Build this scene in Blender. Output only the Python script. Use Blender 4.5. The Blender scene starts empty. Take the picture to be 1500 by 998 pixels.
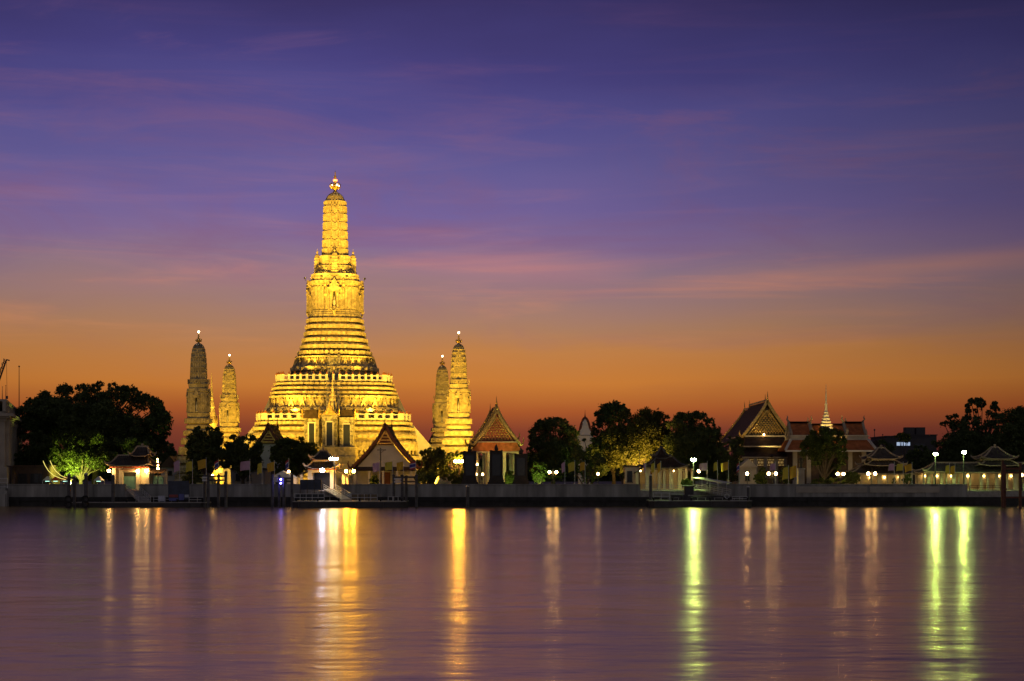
import bpy, math, random
import numpy as np
from mathutils import Vector, Matrix
R = math.radians
scene = bpy.context.scene
C = scene.collection

# ------------------------------------------------------------------ camera
F, CX, HY, CAMH, GZ = 2305.0, 750.0, 694.0, 6.0, 2.8     # focal length in photo pixels, centre, horizon row, eye height, ground height
cam_d = bpy.data.cameras.new('camera'); cam = bpy.data.objects.new('camera', cam_d); C.objects.link(cam)
cam.location = (0, 0, CAMH); cam.rotation_euler = (R(90), 0, 0)
cam_d.sensor_width = 36; cam_d.lens = 36*F/1500; cam_d.shift_y = (HY-499)/1500
cam_d.clip_start = 0.5; cam_d.clip_end = 20000
scene.camera = cam
vs = scene.view_settings
vs.view_transform = 'Standard'; vs.look = 'None'; vs.gamma = 1; vs.use_curve_mapping = False; vs.exposure = 0.0
try:
    scene.cycles.use_denoising = True; scene.cycles.max_bounces = 6; scene.cycles.sample_clamp_indirect = 60; scene.cycles.use_adaptive_sampling = False
    scene.cycles.use_light_tree = True
except Exception: pass

# ------------------------------------------------------------------ dusk sky
def lin(c):
    return tuple((v/255/12.92 if v/255 <= .04045 else ((v/255+.055)/1.055)**2.4) for v in c)
w = bpy.data.worlds.new('World'); scene.world = w; w.use_nodes = True; w.cycles.sampling_method = 'NONE'      # the sky is smooth: leave the light samples to the lamps
nt = w.node_tree; N = nt.nodes; L = nt.links
for n in list(N): N.remove(n)
def nd(t, **k):
    n = N.new(t)
    for a, b in k.items(): setattr(n, a, b)
    return n
def math_n(op, a, b=None, c=None, clamp=False):
    n = nd('ShaderNodeMath', operation=op); n.use_clamp = clamp
    for i, v in enumerate((a, b, c)):
        if v is None: continue
        if isinstance(v, (int, float)): n.inputs[i].default_value = v
        else: L.new(v, n.inputs[i])
    return n.outputs[0]
tc = nd('ShaderNodeTexCoord'); sep = nd('ShaderNodeSeparateXYZ'); L.new(tc.outputs['Generated'], sep.inputs[0])
zz = sep.outputs[2]; xx = sep.outputs[0]; yy = sep.outputs[1]
hor = math_n('SQRT', math_n('ADD', math_n('MULTIPLY', xx, xx), math_n('MULTIPLY', yy, yy)))
tanel = math_n('DIVIDE', zz, math_n('MAXIMUM', hor, .05))
# wispy warp so that bands are not ruler straight
mp = nd('ShaderNodeMapping'); L.new(tc.outputs['Generated'], mp.inputs[0]); mp.inputs['Scale'].default_value = (2.2, 2.2, 9)
nw = nd('ShaderNodeTexNoise'); nw.inputs['Scale'].default_value = 2.2; nw.inputs['Detail'].default_value = 4; L.new(mp.outputs[0], nw.inputs['Vector'])
warp = math_n('MULTIPLY', math_n('SUBTRACT', nw.outputs[0], .5), .05)
te = math_n('ADD', tanel, math_n('MULTIPLY', warp, math_n('MULTIPLY', tanel, 6, clamp=True)))
fac = math_n('DIVIDE', te, .6, clamp=True)
cr = nd('ShaderNodeValToRGB'); L.new(fac, cr.inputs[0])
stops = [(690, (66, 36, 44)), (660, (88, 40, 40)), (630, (114, 52, 42)), (600, (158, 80, 42)), (560, (192, 118, 52)), (520, (184, 122, 68)), (480, (166, 122, 95)),
         (440, (153, 119, 115)), (400, (140, 114, 131)), (350, (124, 102, 146)), (300, (108, 94, 151)), (240, (94, 87, 146)), (170, (80, 76, 139)), (90, (65, 60, 122)),
         (0, (52, 46, 98)), (-150, (40, 34, 78)), (-650, (26, 24, 60))]
el = cr.color_ramp.elements
for i, (py, c) in enumerate(stops):
    p = (HY-py)/F/.6
    e = el[i] if i < 2 else el.new(p)
    e.position = p; e.color = (*lin(c), 1)
# azimuth: brightest a little left of centre, dimmer to the right, an even grey fill added in the east behind the viewer
az = math_n('ARCTAN2', xx, yy)
da = math_n('SUBTRACT', az, math_n('SUBTRACT', R(2.5), math_n('MULTIPLY', math_n('DIVIDE', tanel, .16, clamp=True), R(7.5))))
fall = math_n('POWER', 2.718, math_n('MULTIPLY', math_n('MULTIPLY', da, da), math_n('ADD', -2.2, math_n('MULTIPLY', math_n('GREATER_THAN', da, 0), -5.2))))
fall = math_n('ADD', math_n('MULTIPLY', fall, .78), .25)
# clouds: thin pink streaks
mp2 = nd('ShaderNodeMapping'); L.new(tc.outputs['Generated'], mp2.inputs[0]); mp2.inputs['Scale'].default_value = (3.0, 3.0, 34); mp2.inputs['Rotation'].default_value = (0, R(-4), 0)
nc = nd('ShaderNodeTexNoise'); nc.inputs['Scale'].default_value = 1.7; nc.inputs['Detail'].default_value = 7; nc.inputs['Roughness'].default_value = .58
nc.inputs['Distortion'].default_value = .5; L.new(mp2.outputs[0], nc.inputs['Vector'])
cm = nd('ShaderNodeMapRange'); cm.interpolation_type = 'SMOOTHSTEP'; L.new(nc.outputs[0], cm.inputs[0])
cm.inputs[1].default_value = .47; cm.inputs[2].default_value = .85; cm.inputs[3].default_value = 0; cm.inputs[4].default_value = .8
hb = nd('ShaderNodeValToRGB'); L.new(math_n('DIVIDE', tanel, .4, clamp=True), hb.inputs[0])
he = hb.color_ramp.elements; he[0].position = .02; he[0].color = (.15, .15, .15, 1); he[1].position = .9; he[1].color = (.18, .18, .18, 1)
q = he.new(.18); q.color = (.5, .5, .5, 1); q = he.new(.32); q.color = (1, 1, 1, 1); q = he.new(.42); q.color = (.35, .35, .35, 1)
cf = math_n('MULTIPLY', cm.outputs[0], hb.outputs[0])
cc = nd('ShaderNodeValToRGB'); L.new(math_n('DIVIDE', tanel, .3, clamp=True), cc.inputs[0])
ce = cc.color_ramp.elements; ce[0].position = 0; ce[0].color = (*lin((70, 34, 38)), 1); ce[1].position = 1; ce[1].color = (*lin((112, 72, 118)), 1)
q = ce.new(.12); q.color = (*lin((120, 56, 40)), 1); q = ce.new(.28); q.color = (*lin((214, 140, 84)), 1); q = ce.new(.45); q.color = (*lin((198, 130, 122)), 1)
mx = nd('ShaderNodeMixRGB'); L.new(cf, mx.inputs[0]); L.new(cr.outputs[0], mx.inputs[1]); L.new(cc.outputs[0], mx.inputs[2])
mp3 = nd('ShaderNodeMapping'); L.new(tc.outputs['Generated'], mp3.inputs[0]); mp3.inputs['Scale'].default_value = (2.4, 2.4, 9); mp3.inputs['Rotation'].default_value = (0, R(24), 0)
nb = nd('ShaderNodeTexNoise'); nb.inputs['Scale'].default_value = 1.9; nb.inputs['Detail'].default_value = 6; nb.inputs['Roughness'].default_value = .62; nb.inputs['Distortion'].default_value = .9; L.new(mp3.outputs[0], nb.inputs['Vector'])
bm = nd('ShaderNodeMapRange'); bm.interpolation_type = 'SMOOTHSTEP'; L.new(nb.outputs[0], bm.inputs[0]); bm.inputs[1].default_value = .48; bm.inputs[2].default_value = .76; bm.inputs[3].default_value = 0; bm.inputs[4].default_value = .5
mxb = nd('ShaderNodeMixRGB'); L.new(math_n('MULTIPLY', bm.outputs[0], math_n('MULTIPLY', math_n('SUBTRACT', tanel, .05), 9, clamp=True)), mxb.inputs[0]); L.new(mx.outputs[0], mxb.inputs[1]); mxb.inputs[2].default_value = (*lin((126, 86, 122)), 1)
def streak(prev, a, b, width, az0, az1, amount, col):
    d_ = math_n('DIVIDE', math_n('SUBTRACT', tanel, math_n('ADD', a, math_n('MULTIPLY', az, b))), math_n('MULTIPLY', math_n('ADD', nc.outputs[0], .15), width))
    g_ = math_n('POWER', 2.718, math_n('MULTIPLY', math_n('MULTIPLY', d_, d_), -1.0))
    x_ = math_n('DIVIDE', math_n('SUBTRACT', az, R((az0+az1)/2)), R((az1-az0)/2)); e_ = math_n('SUBTRACT', 1, math_n('MULTIPLY', x_, x_), clamp=True)
    k_ = math_n('MULTIPLY', math_n('MULTIPLY', g_, e_), math_n('MULTIPLY', math_n('SUBTRACT', nw.outputs[0], .2), amount*2, clamp=True))
    m_ = nd('ShaderNodeMixRGB'); L.new(k_, m_.inputs[0]); L.new(prev.outputs[0], m_.inputs[1]); m_.inputs[2].default_value = (*lin(col), 1); return m_
mx = streak(mxb, .1135, .055, .011, 5, 23, .42, (215, 145, 110)); mx = streak(mx, .130, -.02, .014, -5, 5, .6, (190, 125, 130)); mx = streak(mx, .131, .05, .013, -18, -3, .45, (178, 120, 128))
m2 = nd('ShaderNodeMixRGB', blend_type='MULTIPLY'); m2.inputs[0].default_value = 1; L.new(mx.outputs[0], m2.inputs[1]); L.new(fall, m2.inputs[2])
# unseen east half of the sky: grey, raised to brighten wall and trees
ef = math_n('MULTIPLY', math_n('SUBTRACT', 0, yy), 1.4, clamp=True)
m3 = nd('ShaderNodeMixRGB'); L.new(ef, m3.inputs[0]); L.new(m2.outputs[0], m3.inputs[1]); m3.inputs[2].default_value = (*lin((108, 104, 112)), 1)
sky = nd('ShaderNodeTexSky', sky_type='NISHITA', sun_disc=False, sun_elevation=R(0.3), sun_rotation=R(-6))
b1 = nd('ShaderNodeBackground'); L.new(m3.outputs[0], b1.inputs[0]); b1.inputs[1].default_value = 1.0
b2 = nd('ShaderNodeBackground'); L.new(sky.outputs[0], b2.inputs[0]); b2.inputs[1].default_value = .004
ad = nd('ShaderNodeAddShader'); L.new(b1.outputs[0], ad.inputs[0]); L.new(b2.outputs[0], ad.inputs[1])
wo = nd('ShaderNodeOutputWorld'); L.new(ad.outputs[0], wo.inputs[0])

# ------------------------------------------------------------------ helpers
def WX(px, Y): return (px-CX)*Y/F
def WZ(py, Y): return CAMH+(HY-py)*Y/F
def U(n, Y): return n*Y/F
def HZ(py, Y): return WZ(py, Y)-GZ

class MB:
    def __init__(s): s.v = []; s.f = []; s.m = []; s.k = 0
    def add(s, vs, fs):
        b = len(s.v); s.v.extend([tuple(p) for p in vs]); s.f.extend([tuple(i+b for i in f) for f in fs]); s.m.extend([s.k]*len(fs)); return s
    def box(s, cx, cy, z0, sx, sy, sz, rz=0, top=1.0, topy=None):
        topy = top if topy is None else topy
        hx, hy = sx/2, sy/2; c, n = math.cos(rz), math.sin(rz); vs = []
        for z, kx, ky in ((z0, 1, 1), (z0+sz, top, topy)):
            for x, y in ((-hx, -hy), (hx, -hy), (hx, hy), (-hx, hy)):
                x, y = x*kx, y*ky; vs.append((cx+x*c-y*n, cy+x*n+y*c, z))
        return s.add(vs, [(3, 2, 1, 0), (4, 5, 6, 7), (0, 1, 5, 4), (1, 2, 6, 5), (2, 3, 7, 6), (3, 0, 4, 7)])
    def tube(s, pts, rads, n=6):
        pts = [Vector(p) for p in pts]
        if not hasattr(rads, '__len__'): rads = [rads]*len(pts)
        vs = []; fs = []
        for i, p in enumerate(pts):
            d = (pts[min(i+1, len(pts)-1)]-pts[max(i-1, 0)]); d = d.normalized() if d.length > 1e-9 else Vector((0, 0, 1))
            a = d.cross(Vector((0, 0, 1)) if abs(d.z) < .9 else Vector((1, 0, 0))).normalized(); b = d.cross(a)
            for k in range(n):
                t = 2*math.pi*k/n; vs.append(p+(a*math.cos(t)+b*math.sin(t))*rads[i])
        for i in range(len(pts)-1):
            for k in range(n):
                fs.append((i*n+k, i*n+(k+1) % n, (i+1)*n+(k+1) % n, (i+1)*n+k))
        fs.append(tuple(range(n))[::-1]); fs.append(tuple((len(pts)-1)*n+k for k in range(n)))
        return s.add(vs, fs)
    def bar(s, p0, p1, wx, wz=None):
        p0, p1 = Vector(p0), Vector(p1); wz = wz or wx
        d = (p1-p0).normalized(); a = d.cross(Vector((0, 0, 1)) if abs(d.z) < .95 else Vector((0, 1, 0))).normalized(); b = d.cross(a)
        vs = [p+a*sx*wx/2+b*sz*wz/2 for p in (p0, p1) for sx, sz in ((-1, -1), (1, -1), (1, 1), (-1, 1))]
        return s.add(vs, [(3, 2, 1, 0), (4, 5, 6, 7), (0, 1, 5, 4), (1, 2, 6, 5), (2, 3, 7, 6), (3, 0, 4, 7)])
    def lathe(s, cx, cy, prof, n=12):
        vs = []; fs = []
        for r, z in prof:
            for k in range(n):
                t = 2*math.pi*(k+.5)/n; vs.append((cx+r*math.cos(t), cy+r*math.sin(t), z))
        for i in range(len(prof)-1):
            for k in range(n): fs.append((i*n+k, i*n+(k+1) % n, (i+1)*n+(k+1) % n, (i+1)*n+k))
        fs.append(tuple(range(n))[::-1]); fs.append(tuple((len(prof)-1)*n+k for k in range(n)))
        return s.add(vs, fs)
    def loft(s, loops):
        n = len(loops[0]); vs = [p for l in loops for p in l]; fs = []
        for i in range(len(loops)-1):
            for k in range(n): fs.append((i*n+k, i*n+(k+1) % n, (i+1)*n+(k+1) % n, (i+1)*n+k))
        fs.append(tuple(range(n))[::-1]); fs.append(tuple((len(loops)-1)*n+k for k in range(n)))
        return s.add(vs, fs)
    def extr(s, poly, y0, y1):            # polygon in x-z pulled along y
        n = len(poly); vs = [(x, y0, z) for x, z in poly]+[(x, y1, z) for x, z in poly]
        fs = [tuple(range(n)), tuple(range(n, 2*n))[::-1]]+[(k, k+n, (k+1) % n+n, (k+1) % n) for k in range(n)]
        return s.add(vs, fs)
    def extrx(s, poly, x0, x1):           # polygon in y-z pulled along x
        n = len(poly); vs = [(x0, y, z) for y, z in poly]+[(x1, y, z) for y, z in poly]
        fs = [tuple(range(n)), tuple(range(n, 2*n))[::-1]]+[(k, k+n, (k+1) % n+n, (k+1) % n) for k in range(n)]
        return s.add(vs, fs)
    def prism(s, poly, z0, z1):           # plan polygon pulled up
        return s.loft([[(x, y, z0) for x, y in poly], [(x, y, z1) for x, y in poly]])
    def ball(s, cx, cy, cz, r, n=8, sz=1.0):
        m = max(4, n//2); return s.lathe(cx, cy, [(max(.001, r*math.sin(math.pi*i/m)), cz-r*sz*math.cos(math.pi*i/m)) for i in range(m+1)], n)
    def build(s, name, mats, parent=None, smooth=False, off=(0, 0, 0)):
        me = bpy.data.meshes.new(name)
        v = [(p[0]-off[0], p[1]-off[1], p[2]-off[2]) for p in s.v]
        me.from_pydata(v, [], s.f)
        mats = mats if isinstance(mats, (list, tuple)) else [mats]
        for m in mats: me.materials.append(m)
        if len(mats) > 1: me.polygons.foreach_set('material_index', s.m)
        if smooth: me.polygons.foreach_set('use_smooth', [True]*len(s.f))
        me.update()
        o = bpy.data.objects.new(name, me); C.objects.link(o)
        if parent: o.parent = parent
        return o
def tag(o, label=None, cat=None, group=None, kind=None):
    if label: o['label'] = label
    if cat: o['category'] = cat
    if group: o['group'] = group
    if kind: o['kind'] = kind
    return o
def thing(name, label, cat, loc, rz=0, group=None):
    o = bpy.data.objects.new(name, None); C.objects.link(o); o.location = loc; o.rotation_euler = (0, 0, rz); o.empty_display_size = .2
    return tag(o, label, cat, group)
def kids(o): return [c for c in bpy.data.objects if c.parent == o]
def copy_tree(o, parent=None):
    c = o.copy(); C.objects.link(c); c.parent = parent
    for ch in kids(o): copy_tree(ch, c)
    return c

# ------------------------------------------------------------------ materials
def mat(name, col, rough=.7, metal=0, var=.25, vscale=1.5, bump=0, bscale=8, emit=None, es=0, spec=.4, kind='noise', trans=0):
    m = bpy.data.materials.new(name); m.use_nodes = True; t = m.node_tree; b = t.nodes['Principled BSDF']
    b.inputs['Roughness'].default_value = rough; b.inputs['Metallic'].default_value = metal; b.inputs['Specular IOR Level'].default_value = spec
    if emit:
        if es < 20: m.cycles.emission_sampling = 'NONE'
        b.inputs['Base Color'].default_value = (*col, 1); b.inputs['Emission Color'].default_value = (*emit, 1); b.inputs['Emission Strength'].default_value = es; return m
    co = t.nodes.new('ShaderNodeTexCoord')
    if kind == 'voronoi':
        n1 = t.nodes.new('ShaderNodeTexVoronoi'); out = n1.outputs['Color']
    else:
        n1 = t.nodes.new('ShaderNodeTexNoise'); n1.inputs['Detail'].default_value = 6; out = n1.outputs[0]
    n1.inputs['Scale'].default_value = vscale; t.links.new(co.outputs['Object'], n1.inputs['Vector'])
    rp = t.nodes.new('ShaderNodeValToRGB'); t.links.new(out, rp.inputs[0])
    e = rp.color_ramp.elements; e[0].position = .28; e[1].position = .72
    e[0].color = (*[c*(1-var) for c in col], 1); e[1].color = (*[min(1, c*(1+var)) for c in col], 1)
    t.links.new(rp.outputs[0], b.inputs['Base Color'])
    if bump:
        n2 = t.nodes.new('ShaderNodeTexVoronoi' if kind == 'voronoi' else 'ShaderNodeTexNoise'); n2.inputs['Scale'].default_value = bscale
        t.links.new(co.outputs['Object'], n2.inputs['Vector'])
        bp = t.nodes.new('ShaderNodeBump'); bp.inputs['Strength'].default_value = bump; bp.inputs['Distance'].default_value = .15
        t.links.new(n2.outputs[0], bp.inputs['Height']); t.links.new(bp.outputs[0], b.inputs['Normal'])
    return m
def tile_mat(name, col, col2, pitch=.5):
    m = mat(name, col, .75, var=.35, vscale=1.2, spec=.15); t = m.node_tree; b = t.nodes['Principled BSDF']
    co = t.nodes.new('ShaderNodeTexCoord'); wv = t.nodes.new('ShaderNodeTexWave'); wv.bands_direction = 'Z'; wv.inputs['Scale'].default_value = 1/pitch; wv.inputs['Distortion'].default_value = .4
    t.links.new(co.outputs['Object'], wv.inputs['Vector'])
    bp = t.nodes.new('ShaderNodeBump'); bp.inputs['Strength'].default_value = .7; bp.inputs['Distance'].default_value = .1
    t.links.new(wv.outputs[0], bp.inputs['Height']); t.links.new(bp.outputs[0], b.inputs['Normal']); return m
def leaf_mat(name, col, var=.4):
    m = mat(name, col, .55, var=var, vscale=.7, spec=.3); t = m.node_tree; b = t.nodes['Principled BSDF']
    tr = t.nodes.new('ShaderNodeBsdfTranslucent'); tr.inputs[0].default_value = (col[0]*1.1, col[1]*1.2, col[2]*.6, 1)
    ms = t.nodes.new('ShaderNodeMixShader'); ms.inputs[0].default_value = .3
    t.links.new(b.outputs[0], ms.inputs[1]); t.links.new(tr.outputs[0], ms.inputs[2]); t.links.new(ms.outputs[0], t.nodes['Material Output'].inputs[0]); return m
M = {}
M['mosaic'] = mat('porcelain_mosaic', (.47, .39, .21), .5, var=.22, vscale=1.5, bump=.4, bscale=3.2, kind='voronoi', spec=.5)
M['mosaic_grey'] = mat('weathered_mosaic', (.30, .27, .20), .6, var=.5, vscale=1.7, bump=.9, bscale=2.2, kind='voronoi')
M['plaster'] = mat('white_plaster', (.62, .59, .52), .8, var=.14, vscale=.6, bump=.15)
M['cream'] = mat('cream_wall', (.60, .52, .36), .75, var=.16, vscale=.7, bump=.1)
M['pale'] = mat('pale_wall', (.42, .42, .42), .8, var=.15, vscale=.4)
M['recess'] = mat('recess_shade_and_dark_panel', (.05, .045, .035), .8)  # near-black: painted shade inside the niches, plain dark panels elsewhere
M['gilt'] = mat('gilded_ornament', (.62, .42, .12), .35, metal=.7, var=.35, vscale=2.5, bump=.6, bscale=5)
M['dark_tile'] = tile_mat('dark_roof_tile', (.06, .04, .032), None)
M['grey_tile'] = tile_mat('grey_roof_tile', (.085, .075, .068), None, .35)
M['orange_tile'] = tile_mat('orange_roof_tile', (.40, .13, .045), None)
M['red'] = mat('red_lacquer', (.33, .075, .04), .5, var=.25)
M['trim'] = mat('pale_trim', (.36, .29, .20), .6, var=.2)
M['concrete'] = mat('river_wall_concrete', (.25, .245, .225), .85, var=.42, vscale=.5, bump=.25, bscale=3)
t_ = M['concrete'].node_tree; mp_ = t_.nodes.new('ShaderNodeMapping'); mp_.inputs['Scale'].default_value = (1.6, 1.6, .22)
co_ = next(n for n in t_.nodes if n.type == 'TEX_COORD'); t_.links.new(co_.outputs['Object'], mp_.inputs[0]); t_.links.new(mp_.outputs[0], next(n for n in t_.nodes if n.type == 'TEX_NOISE').inputs['Vector'])
M['wet'] = mat('wet_dark_concrete', (.022, .021, .02), .7, var=.5, vscale=.8, bump=.4, bscale=2)
M['hull'] = mat('pontoon_steel', (.035, .032, .032), .5, var=.4, vscale=.6)
M['deck'] = mat('pontoon_deck', (.30, .28, .25), .7, var=.3)
M['pile'] = mat('mooring_pile', (.085, .08, .082), .75, var=.5, vscale=1.1, bump=.3)
M['rubber'] = mat('black_rubber', (.015, .015, .015), .8)
M['steel'] = mat('pale_steel', (.52, .52, .52), .4, metal=.4, var=.15)
M['dark_metal'] = mat('dark_metal', (.045, .045, .05), .5, metal=.3)
M['green_door'] = mat('green_shutter', (.20, .42, .36), .55, var=.15)
M['board'] = mat('dark_blue_board', (.035, .045, .075), .35, var=.35, vscale=.9)
M['board_red'] = mat('printed_red_panel', (.26, .05, .05), .4); M['board_blue'] = mat('printed_blue_panel', (.09, .10, .30), .4); M['board_pale'] = mat('printed_pale_panel', (.42, .44, .50), .4)
M['glass'] = mat('smoky_glass', (.03, .035, .04), .12, var=.1)
M['amber_glass'] = mat('amber_glass_panel', (.16, .12, .07), .2, var=.2)
M['wood'] = mat('red_brown_timber', (.12, .04, .025), .7, var=.35)
M['awn_red'] = mat('red_awning', (.40, .05, .03), .7); M['awn_white'] = mat('white_awning', (.6, .62, .6), .7); M['awn_brown'] = mat('brown_awning', (.10, .065, .04), .8)
M['bronze'] = mat('dark_bronze', (.035, .03, .025), .45, metal=.5)
M['stone'] = mat('classical_stone', (.36, .32, .26), .8, var=.2, vscale=.5, bump=.2)
M['bark'] = mat('bark', (.075, .06, .045), .9, var=.4, vscale=2, bump=.5)
M['leaf_dark'] = leaf_mat('dark_foliage', (.085, .115, .038)); M['leaf'] = leaf_mat('green_foliage', (.068, .095, .02)); M['leaf_warm'] = leaf_mat('olive_foliage', (.10, .105, .025))
M['fl_pink'] = mat('pink_flag', (.55, .33, .42), .8, var=.08); M['fl_yel'] = mat('yellow_flag', (.62, .50, .05), .8, var=.08); M['fl_ora'] = mat('amber_flag', (.62, .36, .03), .8, var=.08)
M['fl_red'] = mat('flag_red', (.42, .05, .06), .8, var=.05); M['fl_white'] = mat('flag_white', (.62, .58, .56), .8, var=.05); M['fl_blue'] = mat('flag_blue', (.06, .06, .26), .8, var=.05)
M['city'] = mat('city_concrete', (.055, .05, .05), .85, var=.2, vscale=.2)
def glow(name, col, s): return mat(name, (.8, .8, .8), emit=col, es=s)
WARM = (1.0, .60, .20)
M['g_warm'] = glow('warm_globe', WARM, 90); M['g_small'] = glow('warm_small_bulb', WARM, 20); M['g_gold'] = glow('gold_globe', (1.0, .47, .045), 560); M['g_green'] = glow('green_discharge_lamp', (.68, 1.0, .24), 800)
M['g_white'] = glow('cool_white_lamp', (.62, .68, 1.0), 220); M['g_yw'] = glow('yellow_white_lamp', (1.0, .80, .40), 200); M['g_blue'] = glow('blue_led', (.16, .14, 1.0), 40)
M['g_tip'] = glow('tip_lamp', (1.0, .80, .45), 16); M['g_red'] = glow('red_beacon', (1.0, .10, .06), 3); M['g_win'] = glow('lit_window', (.55, .72, 1.0), .55)
M['g_winwarm'] = glow('lit_gold_window', (1.0, .62, .16), .35); M['g_flood'] = glow('flood_glass', (1.0, .68, .2), 4); M['g_sconce'] = glow('wall_lamp', (1.0, .62, .2), 20); M['g_orange'] = glow('orange_lamp', (1.0, .45, .08), 60)
M['g_teal'] = glow('stall_tube', (.5, 1.0, .8), 2.5)

# ------------------------------------------------------------------ light makers
GOLD = (1.0, .56, .045)
def spot(loc, tgt, power, col, deg, parent=None, blend=.6, size=.4):
    d = bpy.data.lights.new('flood_beam', 'SPOT'); d.energy = power; d.color = col; d.spot_size = R(deg); d.spot_blend = blend; d.shadow_soft_size = size
    o = bpy.data.objects.new('flood_beam', d); C.objects.link(o)
    v = Vector(tgt)-Vector(loc); o.location = loc; o.rotation_euler = v.to_track_quat('-Z', 'Y').to_euler()
    if parent: o.parent = parent
    return o
def flood(parent, loc, tgt, power, col=GOLD, deg=80):
    """a floodlight fixture: box housing on a yoke, glowing glass, its beam; loc and tgt in the parent's own space"""
    v = (Vector(tgt)-Vector(loc)).normalized(); q = v.to_track_quat('-Z', 'Y').to_matrix()
    b = MB(); b.box(0, 0, 0, .7, .5, .3); b.box(-.38, 0, -.2, .05, .1, .5); b.box(.38, 0, -.2, .05, .1, .5)
    b.v = [tuple(q @ Vector(p)+Vector(loc)) for p in b.v]; b.tube([Vector(loc)-Vector((0, 0, .0)), Vector(loc)-Vector((0, 0, .8))], .07, 6)
    f = b.build('floodlight', M['dark_metal'], parent)
    g = MB(); g.box(0, 0, -.03, .6, .4, .025); g.v = [tuple(q @ Vector(p)+Vector(loc)) for p in g.v]; g.build('lamp_glass', M['g_flood'], f)
    spot(Vector(loc)+v*.08, tgt, power, col, deg, f)
    return f

# ------------------------------------------------------------------ setting: ground, water
g = MB(); g.add([(-6000, 290.6, GZ), (6000, 290.6, GZ), (6000, 9000, GZ), (-6000, 9000, GZ)], [(0, 1, 2, 3)])
tag(g.build('ground', mat('paving', (.16, .14, .12), .8, var=.3, vscale=.2)), kind='structure')
def water_mat():
    m = bpy.data.materials.new('river_water'); m.use_nodes = True; t = m.node_tree; b = t.nodes['Principled BSDF']
    b.inputs['Base Color'].default_value = (.018, .016, .016, 1); b.inputs['Anisotropic'].default_value = .3; b.inputs['IOR'].default_value = 1.333; b.inputs['Specular IOR Level'].default_value = .5
    co = t.nodes.new('ShaderNodeTexCoord')
    def noise(sc, rot, detail, s=1.0):
        mp = t.nodes.new('ShaderNodeMapping'); mp.inputs['Scale'].default_value = sc; mp.inputs['Rotation'].default_value = (0, 0, rot); t.links.new(co.outputs['Object'], mp.inputs[0])
        n = t.nodes.new('ShaderNodeTexNoise'); n.inputs['Scale'].default_value = s; n.inputs['Detail'].default_value = detail; t.links.new(mp.outputs[0], n.inputs['Vector']); return n.outputs[0]
    tg = t.nodes.new('ShaderNodeTangent'); tg.direction_type = 'RADIAL'; tg.axis = 'Z'; t.links.new(tg.outputs[0], b.inputs['Tangent'])
    a = noise((.07, .11, 1), .10, 4); c = noise((.34, .62, 1), -.12, 3); big = noise((.010, .030, 1), .04, 4)
    ad = t.nodes.new('ShaderNodeMath'); ad.operation = 'MULTIPLY_ADD'; t.links.new(c, ad.inputs[0]); ad.inputs[1].default_value = .22; t.links.new(a, ad.inputs[2])
    bp = t.nodes.new('ShaderNodeBump'); bp.inputs['Strength'].default_value = .55; bp.inputs['Distance'].default_value = .42
    t.links.new(ad.outputs[0], bp.inputs['Height']); t.links.new(bp.outputs[0], b.inputs['Normal'])
    mr = t.nodes.new('ShaderNodeMapRange'); t.links.new(big, mr.inputs[0]); mr.inputs[1].default_value = .3; mr.inputs[2].default_value = .7; mr.inputs[3].default_value = .205; mr.inputs[4].default_value = .25
    t.links.new(mr.outputs[0], b.inputs['Roughness'])
    gl = t.nodes.new('ShaderNodeBsdfAnisotropic'); gl.inputs['Color'].default_value = (1.0, .78, .45, 1); gl.inputs['Anisotropy'].default_value = .3     # added warm-tinted mirror layer, strengthens and warms the reflected lights
    t.links.new(mr.outputs[0], gl.inputs['Roughness']); t.links.new(bp.outputs[0], gl.inputs['Normal']); t.links.new(tg.outputs[0], gl.inputs['Tangent'])
    ms = t.nodes.new('ShaderNodeMixShader'); ms.inputs[0].default_value = .5; t.links.new(b.outputs[0], ms.inputs[1]); t.links.new(gl.outputs[0], ms.inputs[2]); t.links.new(ms.outputs[0], t.nodes['Material Output'].inputs[0]); return m
g = MB(); g.add([(-6000, -1500, 0), (6000, -1500, 0), (6000, 290.7, 0), (-6000, 290.7, 0)], [(0, 1, 2, 3)])
tag(g.build('river_water', water_mat()), kind='structure')

# ------------------------------------------------------------------ the embankment wall
def wall(x0, x1, label, panel=None):
    Y = 290.0; a, b = WX(x0, Y), WX(x1, Y); rt = thing('river_wall', label, 'wall', ((a+b)/2, Y, 0)); W = b-a
    m = MB(); m.box(0, .5, -1.5, W, 1.3, 3.2); m.box(0, .1, 1.0, W, 1.0, .15)
    k = 0
    while k*6 < W: m.box(-W/2+k*6+.4, -.25, -1.5, .7, .25, 3.0); k += 1
    m.build('footing', M['wet'], rt)
    m = MB(); m.box(0, .4, 1.7, W, .8, 2.22)
    k = 1
    while k*8 < W: m.box(-W/2+k*8, -.06, 1.7, .5, .15, 2.2); k += 1
    m.build('wall_face', M['concrete'], rt)
    m = MB(); m.box(0, .4, 3.92, W+.02, 1.06, .16); m.build('coping', M['concrete'], rt)
    if panel:
        for p0, p1 in panel:
            m = MB(); pa, pb = WX(p0, Y)-(a+b)/2, WX(p1, Y)-(a+b)/2
            m.box((pa+pb)/2, -.09, 2.5, pb-pa, .1, 1.15); m.build('carved_panel', M['stone'], rt)
    return rt
wall(-900, -120, 'bare concrete river wall running on out of the frame past the columned building')
wall(-119.9, 183, 'grey concrete river wall below the big spreading tree and the market stalls')
wall(204, 467, 'grey concrete river wall between the green-door gate and the white-lit gate')
wall(500, 938, 'longest grey river wall, below the white gable hall and the three dark panels')
wall(1040, 1417, 'grey river wall with a long carved panel below the grand gabled hall', [(1166, 1270), (1274, 1376)])
wall(1500, 2400, 'dark concrete river wall running on out of the frame past the timber landing')
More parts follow.
